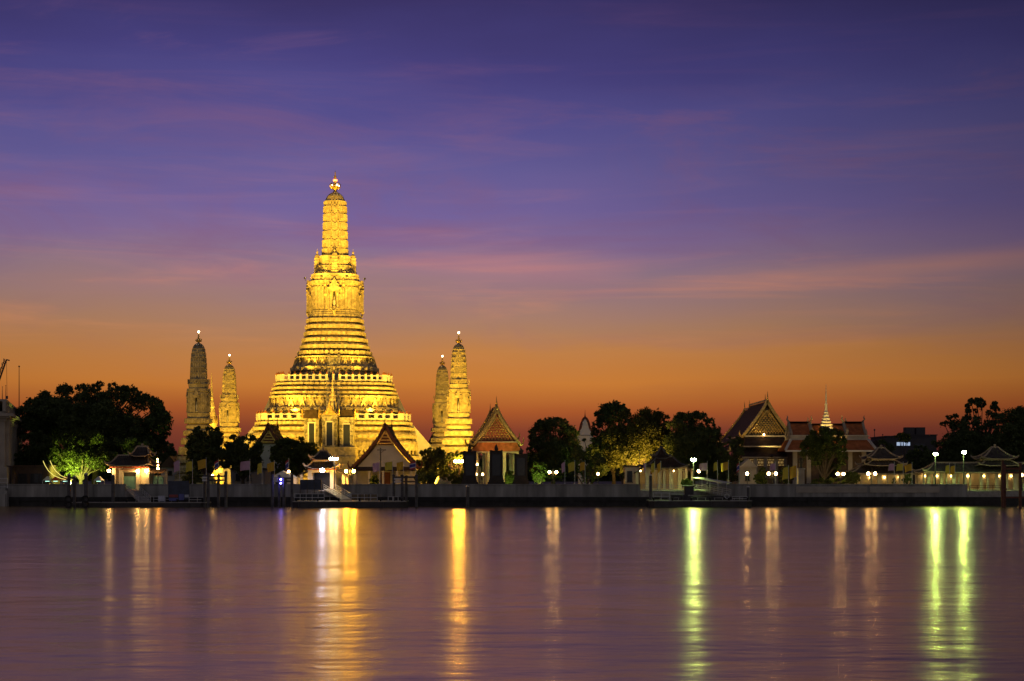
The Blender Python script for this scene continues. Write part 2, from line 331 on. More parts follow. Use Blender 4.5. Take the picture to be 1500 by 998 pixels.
def footing(x0, x1, label):
    Y = 290.0; a, b = WX(x0, Y), WX(x1, Y); rt = thing('landing_step', label, 'landing', ((a+b)/2, Y, 0)); W = b-a
    m = MB(); m.box(0, .5, -1.5, W, 1.3, 3.2); m.build('footing', M['wet'], rt)
    m = MB(); m.box(0, 2.0, 1.7, W, 4.0, 1.12); m.build('paved_top', M['deck'], rt)
footing(183.2, 203.8, 'low wet landing step in the wall gap before the green-door gate')
footing(467.2, 499.8, 'low landing step in the wall gap before the white-lit gate')
footing(938.2, 1039.8, 'broad low landing step below the dark two-tier pavilion')
footing(1417.2, 1499.8, 'dark landing step behind the tall timber landing posts')

# ------------------------------------------------------------------ redented plans and prangs
LEV = [(1.0, .40), (.94, .58), (.875, .72), (.81, .81)]
LEV2 = [(1.0, .56), (.955, .76), (.91, .86), (.88, .88)]
def redent(r, z, lev=LEV, cx=0, cy=0):
    q = []
    for i, (a, b) in enumerate(lev):
        q.append((a, b))
        if i+1 < len(lev): q.append((lev[i+1][0], b))
    q2 = [(b, a) for a, b in reversed(q)]
    quad = [p for i, p in enumerate(q+q2) if i == 0 or p != (q+q2)[i-1]]
    pts = []
    for k in range(4):
        c, s = ((1, 0), (0, 1), (-1, 0), (0, -1))[k]
        pts += [(cx+r*(x*c-y*s), cy+r*(x*s+y*c), z) for x, y in quad]
    return pts
def edges_along(r, lev, spacing, minlen=.5):
    l = redent(r, 0, lev); n = len(l)
    for i in range(n):
        a, b = Vector(l[i]), Vector(l[(i+1) % n]); d = b-a; ln = d.length
        if ln < minlen: continue
        k = max(1, int(ln/spacing+.5)); t = d.normalized(); ang = math.atan2(t.y, t.x)
        for j in range(k): yield a+d*((j+.5)/k), t, Vector((t.y, -t.x, 0)), ang
def dentils(m, r, lev, z0, h, spacing, w, dep, minlen=.5, off=0, taper=1):
    for p, t, nrm, ang in edges_along(r, lev, spacing, minlen):
        q = p+nrm*(dep/2-.05+off); m.box(q.x, q.y, z0, w, dep, h, ang, taper)
def figures(m, r, lev, z0, h, spacing):
    """rows of little guardian figures holding the ledge above: legs apart, body, arms raised, head"""
    for p, t, nrm, ang in edges_along(r, lev, spacing, spacing*.6):
        q = p+nrm*.35; s = h
        up = Vector((0, 0, 1))
        b0 = q+up*(z0+.45*s)
        for sg in (-1, 1):
            m.bar(q+up*z0+t*sg*.26*s, b0+t*sg*.06*s, .15*s, .15*s)
            m.bar(b0+up*.27*s+t*sg*.12*s, b0+up*.22*s+t*sg*.32*s, .10*s)
            m.bar(b0+up*.22*s+t*sg*.32*s, b0+up*.52*s+t*sg*.30*s, .10*s)
        m.box(q.x, q.y, z0+.42*s, .30*s, .24*s, .34*s, ang, .85); m.box(q.x, q.y, z0+.75*s, .17*s, .17*s, .17*s, ang); m.box(q.x, q.y, z0+.91*s, .13*s, .13*s, .09*s, ang, .3)
def bands(prof, zf, rf, seq):
    """seq of (ytop, ybottom, outer half, neck half) from bottom to top -> loft profile of stacked mouldings"""
    for yt, yb, o, n in seq:
        h = yb-yt; n = n-(o-n)*.45
        prof += [(n, yb), (o*.985, yb-.06*h), (o, yb-.2*h), (o*1.004, yt+.25*h), (o*.985, yt), (n, yt-.02*h)]
    return prof
def lathe_finial(m, cx, cy, z, h, r):
    """gilded trident spike: bulb, crown of prongs, thin shaft, small bud"""
    m.lathe(cx, cy, [(r*.5, z), (r*.3, z+.06*h), (r*.75, z+.14*h), (r*.95, z+.24*h), (r*.6, z+.34*h), (r*.25, z+.42*h), (r*.5, z+.46*h), (r*.45, z+.52*h), (r*.18, z+.58*h), (r*.35, z+.66*h), (r*.3, z+.72*h), (r*.1, z+.80*h), (r*.16, z+.86*h), (.02, z+h)], 10)
    for k in range(8):
        a = k*math.pi/4; c, s = math.cos(a), math.sin(a)
        m.tube([(cx+c*r*.4, cy+s*r*.4, z+.12*h), (cx+c*r*1.15, cy+s*r*1.15, z+.2*h), (cx+c*r*1.2, cy+s*r*1.2, z+.34*h), (cx+c*r*.8, cy+s*r*.8, z+.44*h)], [r*.16, r*.16, r*.12, r*.03], 5)
def niche(parent, Yc, zf, half_w, y_bot, y_top, y_gable, rdist, ang, scale, lit=True):
    """recessed doorway with pilasters, stepped gable and a standing figure; pushed out to rdist along ang"""
    hw = U(half_w, Yc); z0, z1, z2 = zf(y_bot), zf(y_top), zf(y_gable)
    c, s = math.cos(ang), math.sin(ang)
    def turn(m):
        m.v = [(x*c-y*s, x*s+y*c, z) for x, y, z in m.v]; return m
    y = -rdist-hw*.32; d = hw*1.2
    m = MB()
    for sg in (-1, 1):
        m.box(sg*hw*.78, y+.1, z0, hw*.42, d, z1-z0); m.box(sg*hw*.78, y+.05, z0, hw*.52, d*1.1, (z1-z0)*.09); m.box(sg*hw*.78, y+.05, z1-(z1-z0)*.1, hw*.52, d*1.1, (z1-z0)*.07)
        m.box(sg*hw*1.25, y+d*.35, z0, hw*.4, d*.6, (z1-z0)*.86)
    m.box(0, y+.1, z1, hw*2.2, d, (z2-z1)*.16)
    for k, (kw, a, b) in enumerate(((1.5, .14, .62), (1.05, .38, .86), (.62, .6, 1.0))):
        m.extr([(-hw*kw, z1+(z2-z1)*a), (hw*kw, z1+(z2-z1)*a), (hw*kw*1.12, z1+(z2-z1)*(a+.1)), (hw*kw*.45, z1+(z2-z1)*(a+.22)), (0, z1+(z2-z1)*b), (-hw*kw*.45, z1+(z2-z1)*(a+.22)), (-hw*kw*1.12, z1+(z2-z1)*(a+.1))], y-d*.5+.06*k, y+d*.4-.05*k)
    nb = turn(m).build('niche', M['mosaic'], parent)
    m = MB(); m.box(0, y+d*.30, z0, hw*1.15, .1, z1-z0); turn(m).build('niche_shade', M['recess'], nb)  # back plate coloured near-black to stand for the shade in the niche
    h = (z1-z0)*.72; r = hw*.3
    m = MB(); m.lathe(0, y, [(r*1.4, z0), (r*1.4, z0+h*.12), (r*.7, z0+h*.14), (r*.85, z0+h*.3), (r*.7, z0+h*.5), (r*.95, z0+h*.66), (r*.85, z0+h*.74), (r*.3, z0+h*.78), (r*.45, z0+h*.85), (r*.35, z0+h*.92), (.02, z0+h*1.08)], 8)
    for sg in (-1, 1): m.tube([(sg*r*.8, y, z0+h*.7), (sg*r*1.1, y-.05, z0+h*.52), (sg*r*.8, y-r*.5, z0+h*.4)], [r*.24, r*.2, r*.14], 5)
    turn(m).build('figure', M['plaster'], nb, True)

def main_prang():
    Yc = 418.0; X0 = WX(491, Yc); rt = thing('central_prang', 'tallest gold-lit temple tower with stepped terraces and one slender spire', 'temple tower', (X0, Yc, GZ), R(4.5))
    def rf(h): 
        x = 0
        for _ in range(4): x = h*(Yc-.4*x)/F
        return x
    def zf(y, h=0):
        return WZ(y, Yc-.75*rf(h))-GZ
    def prof_loft(pr, lev, name, mats, extra=None):
        m = MB(); m.loft([redent(rf(h), zf(y, h), lev) for h, y in pr])
        if extra: extra(m)
        return m.build(name, mats, rt)
    # lowest terrace
    pr = [(130, 716), (130, 700)]
    bands(pr, 0, 0, [(684, 698, 128, 122), (668, 681, 125, 119), (646, 661, 120, 117), (634, 643, 118.5, 115), (625, 631, 115.5, 112), (617, 623, 112, 108)]); pr += [(111, 616.5), (111, 615.2), (80, 615.2)]
    def ex(m):
        figures(m, rf(118.5), LEV2, zf(666, 118), zf(647, 118)-zf(666, 118), 2.7)
        for y, h, sp in ((697, 127.5, 1.5), (681, 124.5, 1.3), (660, 120.2, 1.1), (642, 118.5, 1.1), (630.5, 115.5, 1.0), (622.5, 112, 1.0)): dentils(m, rf(h), LEV2, zf(y, h), (U(6, Yc) if y > 650 else U(4.2, Yc)), sp*1.3, sp*.7, .45)
    prof_loft(pr, LEV2, 'lower_terrace', M['mosaic'], ex)
    # second terrace
    pr = [(97, 616), (97, 606)]
    bands(pr, 0, 0, [(597, 604, 96.5, 92), (580, 583.5, 92, 89), (573.5, 578, 90, 87), (566.5, 571.5, 88, 84), (560.5, 564.5, 85.5, 82)]); pr += [(84, 559.6), (84, 558.6), (50, 558.6)]
    def ex(m):
        figures(m, rf(90.5), LEV2, zf(596.5, 92), zf(583, 92)-zf(596.5, 92), 2.5)
        for y, h, sp in ((603.5, 96.4, 1.1), (583.3, 92, .9), (577.6, 90, .9), (571.2, 88, .9), (564.4, 85.5, .9)): dentils(m, rf(h), LEV2, zf(y, h), U(3.2, Yc), sp*1.5, sp*.8, .45)
    prof_loft(pr, LEV2, 'upper_terrace', M['mosaic'], ex)
    # tapering tower base
    pr = [(64, 560), (64, 553), (59, 552), (59, 546)]
    bands(pr, 0, 0, [(536, 543, 62.5, 58), (521.5, 524, 57.5, 53), (514.5, 519.5, 52.5, 48.5), (503, 511, 49, 45.5), (494, 501, 46.2, 42.5), (484, 491.5, 43.2, 41), (474.5, 481.5, 41.5, 39), (465, 472, 40, 37)]); pr += [(38.5, 464), (38.5, 461)]
    def ex(m):
        figures(m, rf(58), LEV, zf(552.5, 60), zf(543, 60)-zf(552.5, 60), 2.0)
        figures(m, rf(55), LEV, zf(535.5, 57), zf(524, 57)-zf(535.5, 57), 2.1)
        for y, h in ((543, 62.5), (519.3, 52.5), (510.8, 49), (500.8, 46.2), (491.2, 43.2), (481.3, 41.5), (471.8, 40)): dentils(m, rf(h), LEV, zf(y, h), U(5.2, Yc), 1.35, .75, .45)
    prof_loft(pr, LEV, 'tower_base', M['mosaic'], ex)
    # middle storey with pilasters
    pr = [(37.5, 461), (37.5, 458), (36.4, 457.5), (36.4, 455), (35.2, 454), (34.2, 420), (35.2, 419), (35.2, 416), (36.4, 415.6), (36.4, 411), (34, 410.5), (33.6, 405), (34.6, 404.6), (34.6, 401), (28, 400.4)]
    def ex(m):
        dentils(m, rf(34.6), LEV, zf(453, 34), zf(420.5, 34)-zf(453, 34), 1.3, .6, .45, .4)
        dentils(m, rf(33.8), LEV, zf(410, 34), U(4.4, Yc), 1.1, .55, .35, .4); dentils(m, rf(36.3), LEV, zf(415.4, 36), U(4, Yc), .8, .4, .25, .4)
        for sg in (-1, 1):
            for ax in (0, 1):
                for yb, k in ((419, 1.0), (433, 1.0)):
                    pts = [(34.5, yb), (37.5, yb-2), (38.6, yb-6), (39.8, yb-10)]
                    for lat in (-.36, .36):
                        P = []
                        for h, y in pts:
                            r = rf(h); lt = rf(36)*lat
                            P.append((sg*r, lt, zf(y, 34)) if ax == 0 else (lt, sg*r, zf(y, 34)))
                        m.tube(P, [.5, .42, .3, .06], 6)
                P = []
                for h, y in ((35, 449), (39, 452), (40.5, 456), (39.2, 461), (37, 463)):
                    P.append((sg*rf(h), 0, zf(y, 36)) if ax == 0 else (0, sg*rf(h), zf(y, 36)))
                m.tube(P, [.7, .6, .5, .4, .3], 6)
    prof_loft(pr, LEV, 'middle_storey', M['mosaic'], ex)
    for k in range(4): niche(rt, Yc, lambda y: zf(y, 36), 6.2, 455, 428, 408, rf(36.6), k*math.pi/2, 1)
    # crowded base of the spire
    pr = [(29, 401), (29, 398), (25, 397), (24, 392), (24.6, 391.5), (24.6, 389), (22, 388), (21.5, 377), (22.4, 376.5), (22.4, 374.2), (18, 373.6)]
    def ex(m):
        figures(m, rf(24.6), LEV, zf(397.5, 25), U(6, Yc), 1.25); figures(m, rf(21.6), LEV, zf(388, 22), U(10.5, Yc), 1.5)
    prof_loft(pr, LEV, 'spire_base', M['mosaic'], ex)
    # spire with rows of niches
    pr = [(18.2, 374)]; rows = [(374, 363.5, 18.0, 17.5), (362.5, 350.5, 17.5, 17.0), (349.5, 337.5, 17.0, 16.6), (336.5, 325, 16.6, 16.3), (324, 312.5, 16.3, 16.0), (311.5, 301, 16, 15.5), (300, 293.5, 15.4, 14.4)]
    for yb, yt, h0, h1 in rows: pr += [(h0+.4, yb), (h0+.4, yb-1.2), (h0-.9, yb-1.6), (h1-.9, yt+1), (h1+.4, yt+.6), (h1+.4, yt)]
    pr += [(13.6, 291), (11.5, 287), (8.5, 284), (4.5, 282), (2.5, 281)]
    LR = [(1.0, .34), (.95, .52), (.885, .66), (.79, .79)]
    def ex(m):
        for yb, yt, h0, h1 in rows:
            dentils(m, rf(h0-.5), LR, zf(yb-1.4, h0), zf(yt+.8, h0)-zf(yb-1.4, h0), 1.0, .42, .42, .3)
        for k in range(4):
            a = k*math.pi/2
            for yb, yt, h0, h1 in rows[:-1]:
                q = Vector((math.cos(a), math.sin(a), 0))*rf(h0+.1); m.box(q.x, q.y, zf(yb-1, h0), .25, 1.3, zf(yt+2, h0)-zf(yb-1, h0), a, .6)
    prof_loft(pr, LR, 'spire', M['mosaic'], ex)
    m = MB(); z0 = zf(281.2, 0); lathe_finial(m, 0, 0, z0, zf(250, 0)-z0, 1.15); m.build('finial', M['gilt'], rt, True)
    m = MB(); m.lathe(0, 0, [(.55, zf(266)), (.62, zf(264.5)), (.55, zf(263))], 10); m.build('red_beacon', M['g_red'], rt)
    for a in (0.6, 2.2, 3.8, 5.2): m = MB(); m.ball(math.cos(a)*1.15, math.sin(a)*1.15, zf(272), .2, 8); m.build('tip_lamp', M['g_tip'], rt)
    # four small turrets standing on the shoulder of the tower
    for k in range(4):
        a = k*math.pi/2; m = MB(); x, y = math.cos(a)*rf(26.2), math.sin(a)*rf(26.2)
        m.loft([redent(U(h, Yc), zf(yy_, 26), LEV, x, y) for h, yy_ in ((6.5, 404), (6.5, 401), (5.2, 400), (5.4, 397), (4.2, 396), (4.4, 391), (4.2, 383), (4.0, 376), (3.4, 372.5), (2.0, 370.5), (.8, 369.6), (.7, 368.8), (1.6, 368), (1.3, 366.6), (.3, 364.8), (.1, 362))])
        for yb in (395, 390.5, 386, 381.5, 377): m.loft([redent(U(4.7, Yc), zf(yb, 26), LEV, x, y), redent(U(4.7, Yc), zf(yb-1, 26), LEV, x, y)])
        m.build('corner_turret', M['mosaic'], rt)
    # balustrades with bud-topped posts
    def balustrade(h, y_floor, hp, spacing, gap):
        r = rf(h); z0 = zf(y_floor, h); ph = U(hp, Yc); m = MB()
        l = redent(r, 0, LEV2); n = len(l); spots = []; MM = {(a, b): MB() for a in (0, 1) for b in (0, 1)}
        for i in range(n):
            a, b = Vector(l[i]), Vector(l[(i+1) % n]); d = b-a; ln = d.length; t = d.normalized(); ang = math.atan2(t.y, t.x)
            k = max(1, int(ln/spacing+.5))
            for j in range(k):
                p = a+d*(j/k); q = a+d*((j+1)/k)
                front = abs((p.x+q.x)/2) < gap and abs(t.x) > .9
                side = abs((p.y+q.y)/2) < gap and abs(t.y) > .9
                if not (front or side):
                    c = (p+q)/2; wl = (q-p).length; m = MM[(int(c.x > 0), int(c.y > 0))]
                    for zb, hh in ((0, .16), (.60, .13)): m.box(c.x, c.y, z0+zb*ph, wl, .35, hh*ph, ang)
                    for s in (-.4, .4): e = c+t*s*wl; m.box(e.x, e.y, z0+.1*ph, wl*.2, .3, .55*ph, ang)
                if p.y < r*.35: spots.append(p)
        BO = {k: v.build('balustrade', M['plaster'], rt) for k, v in MM.items()}
        pm = MB(); pw = U(3.0, Yc)
        pm.box(0, 0, 0, pw, pw, ph*.78); pm.box(0, 0, ph*.78, pw*1.25, pw*1.25, ph*.07); pm.k = 1
        pm.lathe(0, 0, [(pw*.40, ph*.85), (pw*.52, ph*.93), (pw*.34, ph*1.05), (pw*.12, ph*1.16), (.01, ph*1.3)], 8)
        first = None
        for p in spots:
            bo = BO[(int(p.x > 0), int(p.y > 0))]
            if first is None: first = pm.build('post', [M['plaster'], M['orange_tile']], bo); o = first
            else: o = first.copy(); C.objects.link(o); o.parent = bo
            o.location = (p.x, p.y, z0)
    balustrade(110.3, 615.2, 10.5, 2.45, 3.4); balustrade(83.0, 558.6, 10.5, 1.62, 1.4)
    # stairs: front, left and right flights with white sloping parapets
    def stair(r_top, z_top, r_bot, z_bot, wd, ang, name='stair', mt='plaster'):
        m = MB(); c, s = math.cos(ang), math.sin(ang); n = 22
        for i in range(n):
            r1 = r_bot+(r_top-r_bot)*i/n; zt = z_bot+(z_top-z_bot)*(i+1)/n; r0 = r_top-.3
            m.box(0, -(r1+r0)/2, zt-.9, wd, r1-r0, .9) if i else m.box(0, -(r1+r0)/2, z_bot-.5, wd, r1-r0, (z_top-z_bot)/n+.5)
        for sg in (-1, 1):
            x = sg*(wd/2+.35); b = [(-r_top+.6, z_bot-1.5), (-r_top+.6, z_top+.9), (-r_top, z_top+.9), (-r_bot-.3, z_bot+1.0), (-r_bot-.3, z_bot-1.5)]
            m.extrx(b, x-.35, x+.35)
        m.v = [(x*c-y*s, x*s+y*c, z) for x, y, z in m.v]
        return m.build(name, M[mt], rt)
    for k in range(4):
        a = k*math.pi/2
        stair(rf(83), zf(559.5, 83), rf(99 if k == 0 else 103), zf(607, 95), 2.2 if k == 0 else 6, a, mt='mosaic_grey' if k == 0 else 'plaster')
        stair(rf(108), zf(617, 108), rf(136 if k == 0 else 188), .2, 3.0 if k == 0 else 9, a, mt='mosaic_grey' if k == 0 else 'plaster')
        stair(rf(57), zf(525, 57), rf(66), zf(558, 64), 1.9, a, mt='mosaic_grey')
    # floodlights on the terraces and round the foot
    for x in (-20, 17):
        flood(rt, (x, -60, 1.0), (x*.2, -6, 48), 165000, deg=56)
    flood(rt, (2, -88, 1.0), (0, 0, 75), 1000000, deg=22)
    for x in (-24, 24): flood(rt, (x, -47, 1.0), (x*.75, -16, 15), 105000, deg=88)
    for sg in (-1, 1):
        flood(rt, (sg*50, -12, 1.0), (sg*8, -4, 42), 80000, deg=60); flood(rt, (sg*48, 14, 1.0), (sg*10, 4, 22), 40000, deg=90)
        flood(rt, (sg*3.2, -rf(43), zf(406, 36)), (sg*1.6, -1, zf(380, 20)), 1100, deg=110); flood(rt, (sg*rf(43), -2.5, zf(406, 36)), (sg*1, -.6, zf(380, 20)), 800, deg=110)
        flood(rt, (sg*10, -18.6, zf(614, 110)+.9), (sg*3, -4, 50), 14000, deg=85)
        flood(rt, (sg*7, -13.6, zf(558, 83)+.9), (sg*.8, -3, 60), 9000, deg=80)
    return rt
main_prang()

def satellite():
    Yc = 380.0; rt = thing('corner_prang', 'bright gold corner tower between the main tower and the red gabled pavilion', 'temple tower', (WX(672, Yc), Yc, GZ), 0, 'corner towers round the main tower')
    def rf(h): return h*(Yc-.2*h*Yc/F)/F
    def zf(y, h=0): return WZ(y, Yc-.6*rf(h))-GZ
    pr = [(34, 716), (34, 704), (32, 702), (33, 696)]
    bands(pr, 0, 0, [(683, 693, 31.5, 28.5), (669, 679, 29, 25), (655, 667, 27, 22.5), (642, 652, 23.2, 20), (631, 639, 20, 17.5), (623.5, 628, 17.6, 16.6), (613.5, 621, 18.2, 15.6)]); pr += [(15.6, 613), (15.6, 607)]
    m = MB(); m.loft([redent(rf(h), zf(y, h)) for h, y in pr])
    for y, h in ((692.5, 31.3), (678.6, 28.8), (666.6, 26.9), (651.6, 23.1), (638.6, 20), (620.7, 18.2)): dentils(m, rf(h), LEV, zf(y, h), U(7, Yc), .8, .42, .28, .35)
    m.build('tower_base', M['mosaic'], rt)
    pr = [(16, 608), (16, 605.5), (14.6, 605), (13.9, 575), (14.9, 574.4), (14.9, 570), (13.2, 569.5), (13.6, 566), (14.0, 563), (12.6, 562.4), (12.4, 556)]
    m = MB(); m.loft([redent(rf(h), zf(y, h)) for h, y in pr]); dentils(m, rf(14.1), LEV, zf(604.5, 14), zf(576, 14)-zf(604.5, 14), .7, .3, .18, .3); figures(m, rf(12.8), LEV, zf(563, 13), U(7, Yc), .9)
    for sg in (-1, 1):
        for lat in (-.38, .38):
            for y in (584, 594): m.tube([(sg*rf(14.4), lat*rf(14), zf(y)), (sg*rf(15.6), lat*rf(14), zf(y-2)), (sg*rf(16.2), lat*rf(14), zf(y-6))], [.3, .24, .05], 5)
    m.build('middle_storey', M['mosaic'], rt)
    for k in range(4): niche(rt, Yc, zf, 3.0, 605, 584, 570, rf(15), k*math.pi/2, 1)
    rows = [(556.5, 548, 11.6, 11.3), (547.5, 540, 11.3, 11.0), (539.5, 532, 11.0, 10.6), (531.5, 524.5, 10.6, 10), (524, 517.5, 10, 9.2), (517, 511.5, 9.2, 8.4)]
    pr = [(12, 557)]
    for yb, yt, h0, h1 in rows: pr += [(h0+.3, yb), (h0+.3, yb-1.1), (h0-.6, yb-1.4), (h1-.6, yt+.9), (h1+.3, yt+.6), (h1+.3, yt)]
    m = MB(); m.loft([redent(rf(h), zf(y, h)) for h, y in pr])
    for yb, yt, h0, h1 in rows: dentils(m, rf(h0-.4), LEV, zf(yb-1.2, h0), zf(yt+.8, h0)-zf(yb-1.2, h0), .8, .3, .2, .3)
    m.build('spire', M['mosaic'], rt)
    m = MB(); m.loft([redent(rf(h), zf(y, h)) for h, y in ((8.3, 511.6), (7.6, 509), (6.0, 506.3), (3.6, 504.4), (1.5, 503.6))]); m.build('cap', M['mosaic_grey'], rt)
    m = MB(); z0 = zf(504); lathe_finial(m, 0, 0, z0, zf(488.5)-z0, .62); m.build('finial', M['gilt'], rt, True)
    m = MB(); m.ball(0, 0, zf(487.5), .26, 8); m.build('tip_lamp', M['g_tip'], rt)
    return rt
sat = satellite(); others = [copy_tree(sat) for _ in range(3)]
for o, px, Y, lb in zip(others, (291, 336, 648), (378, 452, 456),
        ('dim gold-grey corner tower nearest the big spreading tree, darkest body of the four', 'smaller lit corner tower just beside the main tower on its tree side', 'dim corner tower half hidden behind the bright corner tower')):
    o.location = (WX(px, Y), Y, GZ); o['label'] = lb
for o, pw in ((sat, 80000), (others[0], 9500), (others[1], 70000), (others[2], 36000)):
    flood(o, (-9, -26, .9), (0, 0, 27), pw, deg=64); flood(o, (9, -26, .9), (0, 0, 27), pw, deg=64)
# ------------------------------------------------------------------ front porch (mondop) before the main tower
def porch():
    Y = 388.0; rt = thing('temple_porch', 'gold-lit entrance porch with pointed gable and tall dark windows before the main tower', 'temple porch', (WX(485, Y), Y, GZ))
    u = lambda n: U(n, Y); h = lambda y: HZ(y, Y)
    m = MB()
    for y0, y1, w, d in ((716, 690, 46, 10), (690, 688, 43, 9.4), (688, 672, 41, 8.8), (672, 669, 43, 9.2), (669, 658, 40, 8.4), (658, 655, 42, 8.8)): m.box(u(10), 2.5, h(y0), u(w)*1.3, d, h(y1)-h(y0))
    for k in range(26): m.box(u(10)-u(40)*.62+k*u(40)*1.26/25, 2.5-4.25, h(686), .22, .25, h(674)-h(686)); m.box(u(10)-u(40)*.62+k*u(40)*1.26/25, 2.5-4.1, h(668), .22, .25, h(659)-h(668))
    m.build('plinth', M['mosaic'], rt)
    def bay(cx, w, yb, yt, yg, y_front, dep, mt, win):
        m = MB(); x = u(cx); ww = u(w)
        m.box(x, y_front+dep/2, h(yb), ww, dep, h(yt)-h(yb))
        for s in (-1, 1):
            for q in (.30, .36, .42, .48): m.box(x+s*ww*q, y_front-.12-.06*(q > .4), h(yb), ww*.035, .4, h(yt)-h(yb))
            for q in range(14): m.box(x+s*ww*.39, y_front-.2, h(yb)+(h(yt)-h(yb))*(q+.5)/14, ww*.2, .3, .12)
            m.box(x+s*ww*.44, y_front-.16, h(yt+3), ww*.2, .5, .35); m.box(x+s*ww*.44, y_front-.16, h(yb), ww*.2, .5, .4)
        m.box(x, y_front+dep/2-.1, h(yt), ww*1.12, dep+.6, .4)
        b = m.build('bay', mt, rt)
        m = MB(); m.box(x, y_front-.06, h(yb-2), ww*win, .12, h(yt+8)-h(yb-2)); wo_ = m.build('window', M['glass'], b)
        m = MB()
        for s in (-1, 1): m.box(x+s*ww*(win/2+.04), y_front-.12, h(yb-2), ww*.08, .3, h(yt+7)-h(yb-2))
        m.box(x, y_front-.12, h(yt+8), ww*(win+.2), .3, .3); m.build('frame', M['plaster'], wo_)
        if yg:
            m = MB(); z0, z1 = h(yt)+.4, h(yg)
            for k, (a, e) in enumerate(((1.0, 0), (.72, .3))):
                m.extr([(x-ww*.56*a, z0+e), (x+ww*.56*a, z0+e), (x+ww*.2*a, z0+(z1-z0)*.48*a+e), (x, z0+(z1-z0)*a), (x-ww*.2*a, z0+(z1-z0)*.48*a+e)], y_front-.3-.15*k, y_front+dep*.6)
            for s in (-1, 1): m.tube([(x+s*ww*.58, y_front-.2, z0), (x+s*ww*.66, y_front-.2, z0+.5), (x+s*ww*.62, y_front-.2, z0+1.1)], [.2, .14, .03], 5)
            m.tube([(x, y_front-.2, z1), (x, y_front-.3, z1+.8), (x, y_front-.2, z1+1.5)], [.18, .1, .02], 5)
            m.build('gable', M['gilt'], rt)
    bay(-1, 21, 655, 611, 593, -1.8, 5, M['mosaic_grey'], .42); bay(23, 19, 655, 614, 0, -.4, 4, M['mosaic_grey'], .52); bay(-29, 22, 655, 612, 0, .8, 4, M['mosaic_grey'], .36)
    m = MB()
    for x, w, yt in ((23, 24, 600), (-29, 27, 600)):
        xx_ = u(x); hw = u(w)/2; m.extr([(xx_-hw, h(613)), (xx_+hw, h(613)), (xx_+hw*.8, h(609)), (xx_+hw*.62, h(yt)), (xx_-hw*.62, h(yt)), (xx_-hw*.8, h(609))], -.2, 5)
    m.build('roof', M['dark_tile'], rt)
    m = MB()
    for x in (11.5, 35, -17, -42):
        xx_ = u(x); m.tube([(xx_, 0, h(613)), (xx_, -.2, h(606)), (xx_+.1, -.5, h(600)), (xx_, -.3, h(594))], [.3, .26, .2, .03], 6)
    m.build('roof_finial', M['gilt'], rt)
    m = MB(); m.lathe(0, 3, [(u(10), h(600)), (u(8), h(592)), (u(8.4), h(591)), (u(5), h(586)), (u(5.4), h(585)), (u(3), h(579)), (u(3.4), h(578)), (u(1.8), h(572)), (u(2), h(571)), (u(.9), h(562)), (u(.4), h(552)), (.02, h(542))], 8); m.build('spire', M['mosaic'], rt)
    flood(rt, (-3.5, -10, .6), (-1, 0, 12), 2600, deg=100)
porch()
# far spired pavilion glimpsed between the two towers by the tree
def far_mondop():
    Y = 440.0; rt = thing('spired_pavilion', 'slender pointed gold pavilion spire between the two tree-side corner towers', 'pavilion', (WX(310, Y), Y, GZ)); h = lambda y: HZ(y, Y); u = lambda n: U(n, Y)
    m = MB(); m.loft([redent(u(a), h(y)) for a, y in ((13, 716), (13, 690), (11, 688), (10, 640), (11.5, 638), (11.5, 634), (9, 633))]); m.build('body', M['mosaic'], rt)
    m = MB(); m.loft([redent(u(a), h(y)) for a, y in ((9, 634), (7.5, 622), (8.2, 621), (5.6, 610), (6.2, 609), (4, 598), (4.5, 597), (2.6, 586), (3, 585), (1.4, 574), (.8, 562), (.2, 547))]); m.build('spire', M['mosaic'], rt)
    for k in range(8):
        m = MB(); a = k*math.pi/4; x, y = math.cos(a)*u(7), math.sin(a)*u(7); m.tube([(x, y, h(622)), (x*1.2, y*1.2, h(616)), (x*1.15, y*1.15, h(608))], [.35, .3, .03], 5); m.build('roof_horn', M['gilt'], rt)
    flood(rt, (3, -13, .8), (0, 0, 18), 6000, deg=80)
far_mondop()

# ------------------------------------------------------------------ trees
def leaves_mesh(name, centers, radii, per, leaf, rng, m, parent, sq=.85):
    """leaf-sized faces gathered in twig clumps over the shell of every lobe"""
    P = []
    for c, r in zip(centers, radii):
        nc = max(10, int(per*r*r/26)); d = rng.normal(size=(nc, 3)); d /= np.linalg.norm(d, axis=1)[:, None]; d[:, 2] = np.abs(d[:, 2])*np.where(rng.random(nc) < .72, 1, -1)
        cc_ = c+d*r*(.45+.55*np.sqrt(rng.random(nc)))[:, None]*np.array([1, 1, sq])
        k = 26; q = np.repeat(cc_, k, 0)+rng.normal(size=(nc*k, 3))*r*.16
        P.append(q)
    P = np.concatenate(P); n = len(P)
    a = rng.normal(size=(n, 3)); a /= np.linalg.norm(a, axis=1)[:, None]; b = rng.normal(size=(n, 3)); b -= a*(a*b).sum(1)[:, None]; b /= np.linalg.norm(b, axis=1)[:, None]
    s = leaf*(.55+.9*rng.random(n))[:, None]
    V = np.stack([P-a*s*.5, P+b*s*.28, P+a*s*.5, P-b*s*.28], 1).reshape(-1, 3)
    me = bpy.data.meshes.new(name); me.vertices.add(n*4); me.vertices.foreach_set('co', V.ravel()); me.loops.add(n*4); me.loops.foreach_set('vertex_index', np.arange(n*4))
    me.polygons.add(n); me.polygons.foreach_set('loop_start', np.arange(n)*4); me.polygons.foreach_set('loop_total', np.full(n, 4)); me.update(calc_edges=True); me.materials.append(m)
    o = bpy.data.objects.new(name, me); C.objects.link(o); o.parent = parent; return o
